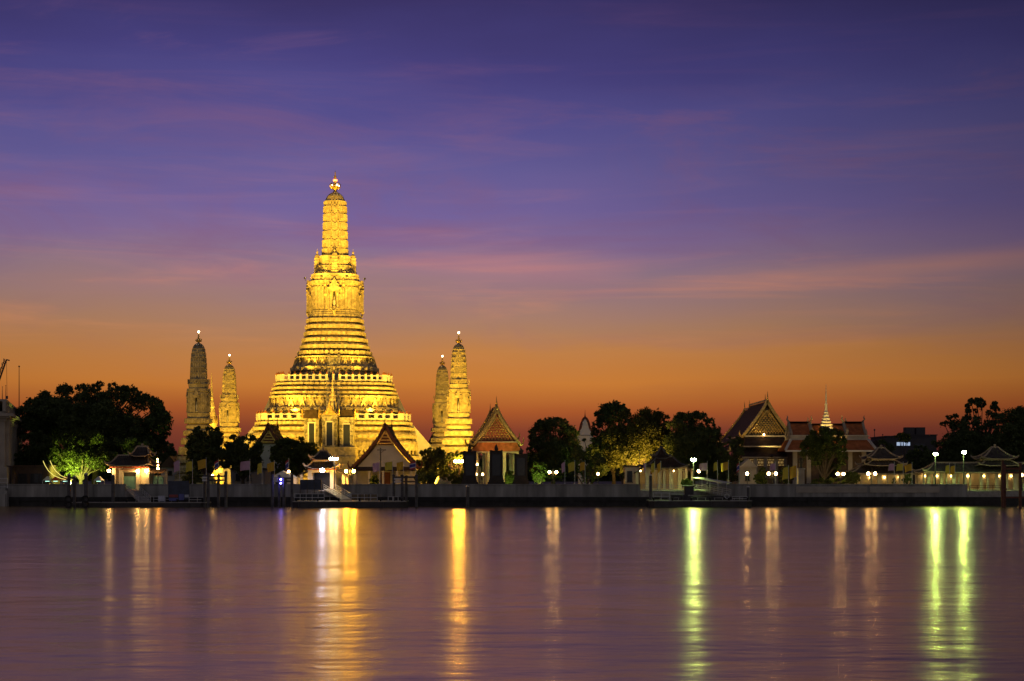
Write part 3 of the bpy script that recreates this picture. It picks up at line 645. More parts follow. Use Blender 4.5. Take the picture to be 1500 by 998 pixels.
def tree(name, label, x0, x1, yt, yb, Y, m='leaf_dark', seed=1, lobes=14, dens=1.0, leaf=.42, lr=(.26, .42), group=None, cat='tree', gz=GZ):
    rng = np.random.default_rng(seed); cx = WX((x0+x1)/2, Y); rx = U(x1-x0, Y)/2; z1 = WZ(yt, Y)-gz; z0 = WZ(yb, Y)-gz; z0 = max(z0, .6); hz = (z1-z0)/2; cz = (z0+z1)/2; ry = rx*.75
    rt = thing(name, label, cat, (cx, Y, gz), 0, group)
    cs = []; rs = []; mn = min(rx, hz)
    def put(r, e, t, k=1.0):
        ce_ = (1-abs(e)**2.6)**.42 if e > 0 else 1-.35*e*e
        cs.append(np.array([math.cos(t)*ce_*max(0, rx-r)*k, math.sin(t)*ce_*max(0, ry-r*.6)*k, cz+e*(hz-r*.9)])); rs.append(r)
    for i in range(lobes): put(mn*rng.uniform(*lr)*.85, rng.uniform(-.9, .95), 2*math.pi*(i*.382)+rng.normal()*.3, rng.uniform(.7, 1.0))
    for i in range(int(lobes*2.6)): put(mn*rng.uniform(.08, .17), rng.uniform(-.6, 1.0), rng.uniform(0, 2*math.pi), rng.uniform(.86, .97))
    if dens > .5:
        for i in range(max(4, lobes//3)): put(mn*rng.uniform(.36, .5), rng.uniform(-.7, .45), rng.uniform(0, 2*math.pi), rng.uniform(.1, .7))
    # trunk and limbs
    tr = MB(); r0 = max(.14, .055*mn+.08); fork = max(.4*z0+.6, .3*cz)
    tr.tube([(0, 0, -.1), (rng.normal()*.1*r0, 0, fork*.5), (0, 0, fork)], [r0*1.5, r0*1.05, r0*.9], 8)
    for c, r in list(zip(cs, rs))[::2]:
        mid = np.array([c[0]*.45, c[1]*.45, fork+(c[2]-fork)*.6]); tr.tube([(0, 0, fork-.2), mid+rng.normal(size=3)*.15, c], [r0*.6, r0*.38, r0*.12], 5)
    tr.build('trunk', M['bark'], rt)
    leaves_mesh('crown', cs, rs, 52*dens/(leaf*leaf), leaf, rng, M[m], rt)
    return rt
tree('spreading_tree', 'huge dark spreading tree, widest crown, beside the columned building', 22, 258, 560, 690, 332, 'leaf_dark', 3, 52, 1.0, .44, (.22, .34))
tree('lit_tree', 'lower tree lit bright yellow-green above the market stalls', 72, 165, 628, 704, 306, 'leaf', 5, 18, .9, .36)
tree('leafy_tree', 'low dark tree filling the gap beside the columned building', 18, 84, 630, 712, 316, 'leaf_dark', 51, 14, 1, .4)
tree('leafy_tree', 'dark low tree behind the green-door gate roof', 150, 236, 640, 708, 320, 'leaf_dark', 52, 14, .9, .4)
tree('leafy_tree', 'dark round tree before the dim corner tower', 270, 336, 622, 702, 318, 'leaf_dark', 7, 16, 1, .36)
tree('leafy_tree', 'dark low-branched tree just beside the small gable peak', 322, 390, 634, 704, 322, 'leaf_dark', 8, 16, 1, .36)
tree('leafy_tree', 'dark green tree between the small gable peak and the white-lit gate', 392, 472, 638, 706, 316, 'leaf', 9, 18, 1, .36)
tree('distant_tree', 'hazy far tree between the spreading tree and the dim corner tower', 205, 262, 646, 690, 520, 'leaf_dark', 10, 12, .8, .8)
tree('garden_tree', 'small dark tree between the white gable hall and the bright corner tower', 606, 664, 654, 708, 322, 'leaf_dark', 11, 14, .9, .34)
tree('garden_tree', 'small sparse tree at the foot of the bright corner tower', 648, 690, 660, 709, 318, 'leaf_dark', 12, 10, .45, .32)
tree('garden_tree', 'dark ragged tree standing beside the red gabled pavilion', 766, 856, 610, 710, 335, 'leaf_dark', 13, 20, .75, .36, (.2, .36))
tree('garden_tree', 'dark tree under the white bell-shaped roof', 838, 896, 640, 712, 338, 'leaf_dark', 14, 12, .9, .36)
tree('garden_tree', 'tall dark-green tree behind the gold-lit tree, top of its clump', 862, 936, 587, 704, 352, 'leaf_dark', 15, 16, .9, .4)
tree('gold_lit_tree', 'tree lit gold from below beside the dark two-tier pavilion', 878, 998, 597, 698, 336, 'leaf_warm', 16, 30, .9, .36, (.24, .36))
tree('garden_tree', 'big dark tree behind the brightest green lamp', 966, 1064, 601, 710, 330, 'leaf_dark', 17, 20, .9, .36)
tree('garden_tree', 'dark tree before the corner of the grand gabled hall', 1046, 1096, 636, 712, 322, 'leaf_dark', 18, 12, .9, .36)
tree('garden_tree', 'dark leafy tree standing before the lit spired gate', 1168, 1246, 624, 702, 306, 'leaf', 19, 18, .62, 0.34, (.22, .36))
tree('garden_tree', 'dark broad tree behind the two green lamps', 1362, 1452, 606, 700, 345, 'leaf_dark', 20, 18, .9, .4)
tree('garden_tree', 'sparse see-through tree rising above the trees behind the two green lamps', 1404, 1470, 580, 660, 352, 'leaf_dark', 21, 20, .22, .36, (.16, .24))
tree('garden_tree', 'tall dark tree at the frame edge behind the hipped pavilion roof', 1440, 1560, 596, 700, 338, 'leaf_dark', 22, 22, .9, .4)
tree('garden_tree', 'dim low tree between the far lit building and the two green lamps', 1322, 1372, 652, 700, 330, 'leaf_dark', 23, 12, .9, .34)
# shrubs and clipped trees
def shrub(label, x0, x1, yt, Y, m='leaf', seed=1, gz=GZ): 
    return tree('shrub', label, x0, x1, yt, 716, Y, m, seed, 8, 1.0, .35, (.4, .6), None, 'shrub', gz)
shrub('bright green shrub beside the gap of the red gabled pavilion', 738, 756, 690, 312, 'leaf', 31); shrub('lit green shrub under the ragged tree beside the twin lamp', 776, 804, 676, 318, 'leaf', 32)
shrub('rounded dark shrub before the two-tier pavilion at the green lamp foot', 997, 1016, 701, 297, 'leaf_dark', 33); shrub('low dark shrub at the foot of the leafy tree by the spired gate', 1186, 1240, 700, 300, 'leaf', 34)
shrub('small green shrub beside the utility pole', 540, 556, 697, 300, 'leaf', 35); shrub('dark clipped bush behind the amber flag near the dim corner tower', 266, 298, 690, 306, 'leaf_dark', 36)
shrub('green bush below the small sparse tree by the bright corner tower', 655, 684, 692, 306, 'leaf', 37); shrub('dark bush at the foot of the white gable hall beside the small dark tree', 606, 640, 688, 305, 'leaf_dark', 38)
shrub('dark rounded bush beside the statue before the spired gate', 1140, 1164, 684, 306, 'leaf_dark', 61); shrub('dark bush under the spired gate roof beside the long pavilion', 1236, 1262, 690, 307, 'leaf_dark', 62)
shrub('leafy bush behind the twin lamp before the grand gabled hall', 1104, 1124, 692, 304, 'leaf', 39)
def cloud_tree(label, balls, Y, px, m='leaf_dark', seed=1):
    rng = np.random.default_rng(seed); rt = thing('clipped_tree', label, 'tree', (WX(px, Y), Y, GZ)); tr = MB(); cs = []; rs = []
    for bx, by, br in balls:
        c = np.array([WX(bx, Y)-WX(px, Y), rng.uniform(-.5, .5), HZ(by, Y)]); cs.append(c); rs.append(U(br, Y)); tr.tube([(0, 0, -.1), (c[0]*.35+rng.normal()*.15, 0, c[2]*.45), c], [.18, .13, .07], 6)
    tr.build('trunk', M['bark'], rt); leaves_mesh('crown', cs, rs, 800, .28, rng, M[m], rt, 1.0)
cloud_tree('clipped ball-topped tree beside the dark tree under the bell roof', [(848, 665, 9), (876, 674, 9), (862, 690, 6), (838, 686, 6)], 312, 858, seed=41)
cloud_tree('clipped tree with two round balls near the far lit building', [(1293, 650, 6), (1305, 656, 7), (1299, 672, 6)], 325, 1299, seed=42)
cloud_tree('flat-topped clipped tree with forked bare trunk near the far lit building', [(1318, 641, 6), (1327, 642, 6), (1323, 640, 6)], 318, 1324, 'leaf', seed=43)
cloud_tree('tiny clipped ball tree before the columns of the long pavilion', [(1308, 704, 3.5)], 300, 1308, seed=44)
cloud_tree('clipped tree of three stacked balls before the long pavilion end', [(1330, 699, 5), (1326, 704, 4.5), (1334, 705, 4.5)], 300, 1330, seed=45)
cloud_tree('small lit clipped tree before the grand gabled hall', [(1118, 688, 4.5), (1115, 693, 3.5), (1121, 693, 3.5)], 306, 1118, 'leaf', seed=46)
cloud_tree('knobbly clipped tree between the twin lamp and the two-tier pavilion', [(905, 690, 4), (914, 697, 5), (922, 691, 4)], 306, 914, seed=47)
# far wood closing the horizon
rng = np.random.default_rng(99); cs = []; rs = []
for i in range(260):
    Y = rng.uniform(620, 760); px = rng.uniform(-300, 1800); r = rng.uniform(4, 7.5); cs.append(np.array([WX(px, Y), Y, GZ+rng.uniform(2, 6)])); rs.append(r)
o = leaves_mesh('distant_woods', cs, rs, 26, 1.6, rng, M['leaf_dark'], None); tag(o, kind='stuff')
# tree lights
def ground_flood(label, px, Y, tpx, tpy, tY, power, col, deg):
    rt = thing('ground_floodlight', label, 'floodlight', (WX(px, Y), Y, GZ)); flood(rt, (0, 0, .8), (WX(tpx, tY)-WX(px, Y), tY-Y, HZ(tpy, tY)), power, col, deg)
ground_flood('floodlight throwing green light into the tree above the market stalls', 104, 300, 110, 660, 307, 20000, (.86, 1.0, .14), 120)
ground_flood('floodlight under the gold-lit tree beside the two-tier pavilion', 938, 328, 934, 640, 337, 30000, (1.0, .56, .09), 125)
ground_flood('floodlight at the foot of the ragged tree by the red gabled pavilion', 790, 312, 790, 672, 326, 3600, (.72, 1.0, .2), 100)
ground_flood('floodlight behind the shrine panels under the red gabled pavilion', 744, 309, 746, 690, 316, 500, (.8, 1.0, .2), 110)

# ------------------------------------------------------------------ Thai halls
def curve_prof(hw, ze, zr, n=7, p=.78):
    return [(hw*t, zr-(zr-ze)*t**p) for t in [i/n for i in range(n+1)]]
def thai_roof(m, hw, ze, zr, y0, y1, th=.3, p=.78, x=0):
    pr = curve_prof(hw, ze, zr, 7, p)
    outer = [(x-a, z) for a, z in reversed(pr)]+[(x+a, z) for a, z in pr[1:]]
    inner = [(a, z-th*1.4) for a, z in reversed(outer)]
    n = len(outer)
    vs = [(a, y0, z) for a, z in outer+inner]+[(a, y1, z) for a, z in outer+inner]; k = 2*n
    fs = [(i, i+1, i+1+k, i+k) for i in range(k-1)]+[(k-1, 0, k, 2*k-1)]
    for i in range(n-1): fs += [(i, 2*n-1-i, 2*n-2-i, i+1), (i+k, i+1+k, 2*n-2-i+k, 2*n-1-i+k)]
    m.add(vs, fs)
def bargeboard(root, mt, *a, **k):
    m = MB(); barge(m, *a, **k); m.build('bargeboard', mt, root)
def roof_finial(root, mt, *a):
    m = MB(); chofa(m, *a); m.build('roof_finial', mt, root, True)
def barge(m, hw, ze, zr, y, w=.45, p=.78, x=0, horn=True):
    pr = curve_prof(hw, ze, zr, 7, p)
    for s in (-1, 1):
        for (a, z), (b, z2) in zip(pr, pr[1:]):
            m.bar((x+s*a, y, z+.1), (x+s*b, y, z2+.1), .4, w)
            for t in (.25, .75): m.bar((x+s*(a+(b-a)*t), y, z+(z2-z)*t+.2), (x+s*(a+(b-a)*t)+s*.08, y, z+(z2-z)*t+.65), .16)
        if horn: e = pr[-1]; m.tube([(x+s*e[0]*.97, y, e[1]), (x+s*(e[0]+.5), y, e[1]+.2), (x+s*(e[0]+.75), y, e[1]+.9), (x+s*(e[0]+.6), y, e[1]+1.5)], [.26, .24, .16, .03], 6)
def chofa(m, x, y, z, h, lean=-.25):
    m.tube([(x, y+.4, z-.3), (x, y, z+.15*h), (x, y+lean*h*.6, z+.35*h), (x, y+lean*h*.3, z+.6*h), (x, y+lean*h*.05, z+h)], [.34*h/3, .3*h/3, .2*h/3, .13*h/3, .02], 6)
def pediment(root, hw, zb, zt, y, base, orn, p=.85, rows=6, x=0):
    m = MB(); pr = curve_prof(hw, zb, zt, 5, p); m.extr([(x-a, z) for a, z in reversed(pr)]+[(x+a, z) for a, z in pr[1:]], y, y+.25); pd = m.build('pediment', base, root)
    m = MB(); rnd = random.Random(4)
    H = zt-zb
    for r in range(rows):
        z = zb+H*(.06+.86*r/rows); half = hw*max(.02, (1-((z-zb)/H))**(1/p))*.84; n = max(1, int(half*2/.62))
        for k in range(n+1):
            xk = x-half+2*half*k/max(1, n); sz = .34+.14*rnd.random()
            m.lathe(xk, y-.02, [(sz*.5, z), (sz*.62, z+sz*.3), (sz*.3, z+sz*.8), (.02, z+sz*1.35)], 5)
    for s in (-1, 1): m.bar((x+s*hw*.86, y-.05, zb+.2), (x, y-.05, zt-H*.1), .14, .22)
    m.build('carving', orn, pd)
def sala():
    Y = 322.0; rt = thing('gabled_pavilion', 'open pavilion with red and gold carved gable beside the bright corner tower', 'pavilion', (WX(728, Y), Y, GZ), R(5)); u = lambda n: U(n, Y); h = lambda y: HZ(y, Y)
    m = MB(); thai_roof(m, u(34), h(652), h(602), 0, 9); thai_roof(m, u(29), h(644), h(594), 1.6, 14); thai_roof(m, u(33), h(650), h(599), 13, 19); m.build('roof', M['dark_tile'], rt)
    m = MB(); m.extr([(-u(36), h(662)), (u(36), h(662)), (u(28), h(648)), (-u(28), h(648))], -.6, 9); m.build('lower_roof', M['orange_tile'], rt)
    for a in ((u(34), h(652), h(602), -.15), (u(29), h(644), h(594), 1.4), (u(33), h(650), h(599), 19.1)): bargeboard(rt, M['gilt'], *a)
    for yy_, z in ((-.2, 602), (1.4, 594), (19.1, 599)): roof_finial(rt, M['gilt'], 0, yy_, h(z), u(14))
    m = MB(); m.box(0, -.55, h(663.5), u(73), .4, u(2)); m.box(0, -.75, h(648.5), u(58), .3, u(1.6)); m.build('eave_trim', M['trim'], rt)
    pediment(rt, u(27), h(647), h(607), .3, M['red'], M['gilt'], .85, 9)
    for x in (-30, -11, 11, 30):
        for yd in (.6, 8, 16): 
            m = MB(); m.box(u(x), yd, 0, .7, .7, h(661)); m.box(u(x), yd, 0, 1.0, 1.0, .5); m.box(u(x), yd, h(663)-.1, .95, .95, .4); m.build('column', M['cream'], rt)
    m = MB(); m.box(0, 8.5, 0, u(70), 19, .45); m.build('floor', M['plaster'], rt)
    f = flood(rt, (-1, -12, 3.0), (0, 0, h(632)), 2600, (1, .7, .28), 50); 
sala()
def ubosot():
    Y = 345.0; rt = thing('ordination_hall', 'grand gabled temple hall with tiered dark roof and gold carved gable', 'temple hall', (WX(1124, Y), Y, GZ)); u = lambda n: U(n, Y); h = lambda y: HZ(y, Y)
    m = MB(); thai_roof(m, u(42), h(645), h(593), 1.2, 34, .35, .86); thai_roof(m, u(36), h(640), h(588), 0, 26, .35, .86); m.build('roof', M['dark_tile'], rt)
    m = MB()
    thai_roof(m, u(52), h(660), h(632), 3, 32, .3, .95); m.build('side_roof', M['dark_tile'], rt)
    for a, b, y0, y1, yo in ((37, 33, 655, 641, -3.0), (41, 37, 671, 656, -5.0)):
        m = MB(); m.loft([[(-u(a), yo, h(y0)), (u(a), yo, h(y0)), (u(a), 12, h(y0)), (-u(a), 12, h(y0))], [(-u(b), -.3, h(y1)), (u(b), -.3, h(y1)), (u(b), 12, h(y1)), (-u(b), 12, h(y1))]]); m.build('porch_roof', M['dark_tile'], rt)
    m = MB()
    for a, y0, yo in ((37, 655.5, -3.05), (41, 671.5, -5.05)): m.box(0, yo, h(y0), u(a)*2+.2, .3, .28)
    m.box(0, -.4, h(640.5), u(66), .35, .4); m.bar((0, 0, h(588)+.3), (0, 26, h(588)+.3), .35); m.bar((0, 26, h(593)+.3), (0, 34, h(593)+.3), .35)
    for s in (-1, 1): m.bar((s*u(36), 0, h(640)), (s*u(36), 26, h(640)), .35); m.bar((s*u(52), 3, h(660)), (s*u(52), 32, h(660)), .35); m.bar((s*u(42), 26, h(645)), (s*u(42), 34, h(645)), .35)
    m.build('roof_edge', M['trim'], rt)
    bargeboard(rt, M['gilt'], u(36), h(640), h(588), -.1, .6, .86); bargeboard(rt, M['gilt'], u(42), h(645), h(593), 34.1, .5, .86)
    for yy_, z, k in ((-.1, 588, 15), (3.0, 588, 12), (26, 590, 12), (34, 593, 15)): roof_finial(rt, M['gilt'], 0, yy_, h(z), u(k))
    for s in (-1, 1):
        for a, z in ((37, 655), (41, 671), (52, 660)): m = MB(); m.tube([(s*u(a), -1, h(z)), (s*(u(a)+.5), -1, h(z)+.3), (s*(u(a)+.6), -1, h(z)+1.2)], [.25, .2, .03], 5); m.build('eave_horn', M['gilt'], rt)
    pediment(rt, u(32), h(638.5), h(597), .35, M['recess'], M['gilt'], .9, 13)
    m = MB(); m.box(0, 16, 0, u(62), 30, h(668)); m.build('wall', M['stone'], rt)
    m = MB(); m.box(0, -4.4, h(684), u(76), .3, u(1.4)); m.box(0, -4.4, h(673), u(76), .3, u(1.4)); m.build('lattice_frame', M['wood'], rt)
    for k in range(5):
        x = (-29+k*14.5); m = MB(); m.box(u(x), -4.3, h(682.6), u(10.4), .12, u(9.6)); wn = m.build('window', M['g_winwarm'], rt)
        m = MB()
        for j in range(6): m.bar((u(x-5.2+j*2.08), -4.45, h(682.6)), (u(x-5.2+min(5, j+1)*2.08), -4.45, h(673)), .12); m.bar((u(x-5.2+min(5, j+1)*2.08), -4.45, h(682.6)), (u(x-5.2+j*2.08), -4.45, h(673)), .12)
        m.build('lattice', M['wood'], wn)
    for x in (-37, -22, -7.5, 7.5, 22, 37):
        m = MB(); m.box(u(x), -4.2, 0, .85, .85, h(672)); m.box(u(x), -4.2, 0, 1.15, 1.15, .6); m.build('column', M['stone'], rt)
    m = MB(); m.ball(u(-6), -1.0, h(637), .22, 8); m.build('gable_lamp', M['g_small'], rt)
    flood(rt, (0, -6, h(671)+.5), (0, 0, h(618)), 1800, (1, .72, .25), 95)
    flood(rt, (-14, -9, .9), (-6, 0, h(630)), 1100, (1, .72, .3), 80)
ubosot()
def yak_gate():
    Y = 338.0; rt = thing('spired_gate', 'lit ornate temple gate with white tiered spire and orange tiled roofs', 'temple gate', (WX(1210, Y), Y, GZ)); u = lambda n: U(n, Y); h = lambda y: HZ(y, Y)
    m = MB(); m.loft([redent(u(a), h(y)) for a, y in ((14, 640), (14, 636), (11, 634), (12.6, 631), (9.4, 630), (10.8, 627), (7.6, 625), (8.8, 622), (6, 620.5), (7.1, 617.5), (4.6, 616), (5.6, 613), (3.5, 611.5), (4.4, 608.5), (2.6, 607), (3.3, 604), (2, 602), (1.6, 594), (1.9, 592), (1.1, 590), (.9, 578), (.6, 576), (.2, 563))]); m.build('spire', M['plaster'], rt)
    # roofs run left-right
    def xroof(x0, x1, hw, ze, zr, mt):
        m = MB(); pr = curve_prof(hw, ze, zr, 6, .8); pts = [(-a, z) for a, z in reversed(pr)]+[(a, z) for a, z in pr[1:]]; pts = pts+[(a, z-.35) for a, z in reversed(pts)]
        m.extrx(pts, x0, x1); m.build('roof', mt, rt)
        for x, s in ((x0, -1), (x1, 1)):
            t = MB()
            for sg in (-1, 1):
                for (a, z), (b, z2) in zip(pr, pr[1:]): t.bar((x+s*.1, sg*a, z+.1), (x+s*.1, sg*b, z2+.1), .5, .4)
                e = pr[-1]; t.tube([(x+s*.1, sg*e[0], e[1]), (x+s*.1, sg*(e[0]+.6), e[1]+.3), (x+s*.1, sg*(e[0]+.7), e[1]+1.3)], [.3, .25, .03], 6)
            t.tube([(x, 0, zr-.2), (x+s*.15, 0, zr+.4), (x+s*.5, 0, zr+.8), (x+s*.3, 0, zr+1.3), (x+s*.5, 0, zr+1.7)], [.3, .26, .2, .13, .03], 6); t.bar((x0, 0, zr+.15), (x1, 0, zr+.15), .4)
            t.build('bargeboard', M['trim'], rt)
            t = MB(); t.extrx([(-a*.92, z-.2) for a, z in reversed(pr)]+[(a*.92, z-.2) for a, z in pr[1:]], x-.05 if s < 0 else x-.15, x+.15 if s < 0 else x+.05); t.build('pediment', M['cream'], rt)
    xroof(u(-54), u(-24), u(20), h(638), h(620), M['orange_tile']); xroof(u(26), u(53), u(20), h(638), h(620), M['orange_tile']); xroof(u(-24), u(26), u(20), h(636), h(623), M['orange_tile'])
    m = MB(); m.box(0, 0, h(645), u(112), u(50), h(638)-h(645)); m.box(0, 0, h(640), u(116), u(54), u(1.2)); m.build('cornice', M['cream'], rt)
    m = MB(); m.loft([[(-u(66), -u(38), h(661)), (u(66), -u(38), h(661)), (u(66), u(38), h(661)), (-u(66), u(38), h(661))], [(-u(56), -u(26), h(645.5)), (u(56), -u(26), h(645.5)), (u(56), u(26), h(645.5)), (-u(56), u(26), h(645.5))]]); m.build('skirt_roof', M['orange_tile'], rt)
    m = MB()
    for a, b in (((-66, -38), (-56, -26)), ((66, -38), (56, -26))): m.bar((u(a[0]), u(a[1]), h(661)+.15), (u(b[0]), u(b[1]), h(645.5)+.15), .4)
    m.box(0, -u(38), h(662.5), u(132), .4, .35); m.build('roof_edge', M['plaster'], rt)
    m = MB()
    for s in (-1, 1): m.box(s*u(34), 0, 0, u(40), u(44), h(646))
    m.box(0, 0, h(668), u(30), u(44), h(646)-h(668)); m.build('gate_wall', M['awn_brown'], rt)
    for x in (-50, -30, 30, 50):
        m = MB(); m.box(u(x), -u(23), 0, .9, .9, h(662)); m.build('column', M['stone'], rt)
    for s in (-1, 1):
        flood(rt, (s*u(40), -u(36)-5, 1.0), (s*u(30), -u(22), h(640)), 500, (1, .68, .22), 100); flood(rt, (s*u(20), -u(26), h(640)), (0, 0, h(612)), 3200, (1, .62, .12), 60)
    flood(rt, (0, -u(28)-14, .8), (0, 0, h(612)), 9000, (1, .62, .12), 26)
yak_gate()
def gable_hall(label, px, Y, apex, hw, y_eave, y_ped, ped_hw, wall_y, dep, lit):
    rt = thing('gabled_hall', label, 'temple hall', (WX(px, Y), Y, GZ)); u = lambda n: U(n, Y); h = lambda y: HZ(y, Y)
    m = MB(); thai_roof(m, u(hw), h(y_eave), h(apex), 0, dep, .35, .72); m.build('roof', M['dark_tile'], rt)
    bargeboard(rt, M['wood'], u(hw), h(y_eave), h(apex), -.1, .5, .72); roof_finial(rt, M['wood'], 0, -.1, h(apex), u(13)); roof_finial(rt, M['wood'], 0, dep, h(apex), u(13))
    m = MB(); pr = [(a, z) for a, z in curve_prof(u(hw*.96), h(y_eave)-.5, h(apex)-.9, 9, .72)]; m.extr([(-pr[-1][0], 0)]+[(-a, z) for a, z in reversed(pr)]+[(a, z) for a, z in pr[1:]]+[(pr[-1][0], 0)], .9, 1.3)
    m.box(0, dep-.6, 0, u(hw*1.86), .3, h(y_eave)-.6)
    for s in (-1, 1): m.box(s*u(hw*.9), dep/2+.6, 0, .3, dep-2.4, h(y_eave)-.7)
    m.build('wall', M['pale'], rt)
    m = MB(); m.extr([(-u(ped_hw), h(y_ped)), (u(ped_hw), h(y_ped)), (0, h(apex+7))], .5, .8); pd = m.build('pediment', M['wood'], rt)
    m = MB()
    for k in range(4): z = h(y_ped)+(h(apex+7)-h(y_ped))*(.08+.2*k); wd = u(ped_hw)*(1-(.08+.2*k))*.8; m.box(0, .45, z, wd*2, .12, .2)
    for s in (-1, 1): m.bar((s*u(ped_hw)*.9, .42, h(y_ped)+.15), (0, .42, h(apex+9)), .14, .3)
    m.build('carving', M['gilt'], pd)
    m = MB(); m.loft([[(-u(hw*.9), -5, h(wall_y+6)), (u(hw*.9), -5, h(wall_y+6)), (u(hw*.9), .8, h(wall_y+6)), (-u(hw*.9), .8, h(wall_y+6))], [(-u(hw*.9), .5, h(wall_y)), (u(hw*.9), .5, h(wall_y)), (u(hw*.9), .8, h(wall_y)), (-u(hw*.9), .8, h(wall_y))]]); m.build('porch_roof', M['dark_tile'], rt)
    for k in range(5):
        m = MB(); m.box(-u(hw*.82)+k*u(hw*.41), -4.6, 0, .4, .4, h(wall_y+6)); m.build('column', M['pale'], rt)
    m = MB(); m.box(0, .8, .4, u(hw*.3), .12, h(wall_y+8)-.4); m.build('door', M['wood'], rt)
    return rt
gable_hall('white gable-ended hall with dark roof standing before the main tower steps', 564, 318, 622, 49, 686, 652, 13, 684, 18, 1)
gable_hall('small dark gabled hall whose peak shows above trees before the main tower', 393, 345, 622, 34, 668, 650, 13, 690, 14, 0)
def belfry():
    Y = 430.0; rt = thing('belfry', 'white bell-shaped belfry roof showing above the dark trees', 'belfry', (WX(857, Y), Y, GZ)); u = lambda n: U(n, Y); h = lambda y: HZ(y, Y)
    m = MB(); pr = ((13, 638), (10.5, 635), (7.5, 628), (5.6, 621), (3.6, 616), (1.4, 613)); m.loft([redent(u(a), h(y), [(1, .86), (.93, .93)]) for a, y in pr]); m.build('roof', M['plaster'], rt)
    m = MB()
    for sx in (-1, 1):
        for sy in (-1, 1): m.tube([(sx*u(a)*.93, sy*u(a)*.93, h(y)+.05) for a, y in pr], .34, 6)
    m.lathe(0, 0, [(u(2), h(613)), (u(2.4), h(612)), (u(1), h(610)), (u(.4), h(606)), (.02, h(600))], 8); m.build('roof_edge', M['wood'], rt)
    m = MB(); m.box(0, 0, 0, u(20), u(20), h(646)); m.box(0, 0, h(646), u(23), u(23), h(638.5)-h(646)); m.build('tower', M['plaster'], rt)
    flood(rt, (3, -26, 8), (0, 0, h(624)), 900, (1, .8, .5), 40)
belfry()

# ------------------------------------------------------------------ Chinese-style hipped pavilions
def hip(m, t, cx, cy, ze, hw, hd, zt, tw, td, up=.5, n=6, ribs=0):
    loops = []
    for i in range(n+1):
        f = i/n; k = 1-(1-f)**1.0; a = hw+(tw-hw)*f; b = hd+(td-hd)*f; z = ze+(zt-ze)*(f**1.55); c = up*(1-f)**3
        loops.append([(cx-a, cy-b, z+c), (cx-a*.5, cy-b, z), (cx+a*.5, cy-b, z), (cx+a, cy-b, z+c), (cx+a, cy-b*.3, z), (cx+a, cy+b*.3, z), (cx+a, cy+b, z+c), (cx+a*.5, cy+b, z), (cx-a*.5, cy+b, z), (cx-a, cy+b, z+c), (cx-a, cy+b*.3, z), (cx-a, cy-b*.3, z)])
    m.loft(loops)
    for k in (0, 3, 6, 9): 
        P = [Vector(l[k])+Vector((0, 0, .08)) for l in loops]; e = P[0]-Vector((cx, cy, P[0].z)); e = e.normalized(); t.tube([P[0]+e*.35+Vector((0, 0, .45)), P[0]+e*.2+Vector((0, 0, .12))]+P, [.05, .16]+[.17]*len(P), 5)
    if tw > .3: t.bar((cx-tw, cy, zt+.12), (cx+tw, cy, zt+.12), .32, .4); t.ball(cx, cy, zt+.5, .28, 8)
    l = loops[0]
    for i in range(12): 
        a, b = Vector(l[i]), Vector(l[(i+1) % 12]); t.bar(a-Vector((0, 0, .06)), b-Vector((0, 0, .06)), .16, .14)
    # tile ribs down the long slopes
    for j in range(ribs):
        x = -1+2*(j+.5)/ribs
        for sg in (-1, 1):
            P = []
            for i in range(n+1):
                f = i/n; a = hw+(tw-hw)*f; b = hd+(td-hd)*f; z = ze+(zt-ze)*(f**1.55)
                if abs(x)*hw <= a*.97: P.append((cx+x*hw, cy+sg*b, z+.05))
            if len(P) > 1: m.tube(P, .08, 4)
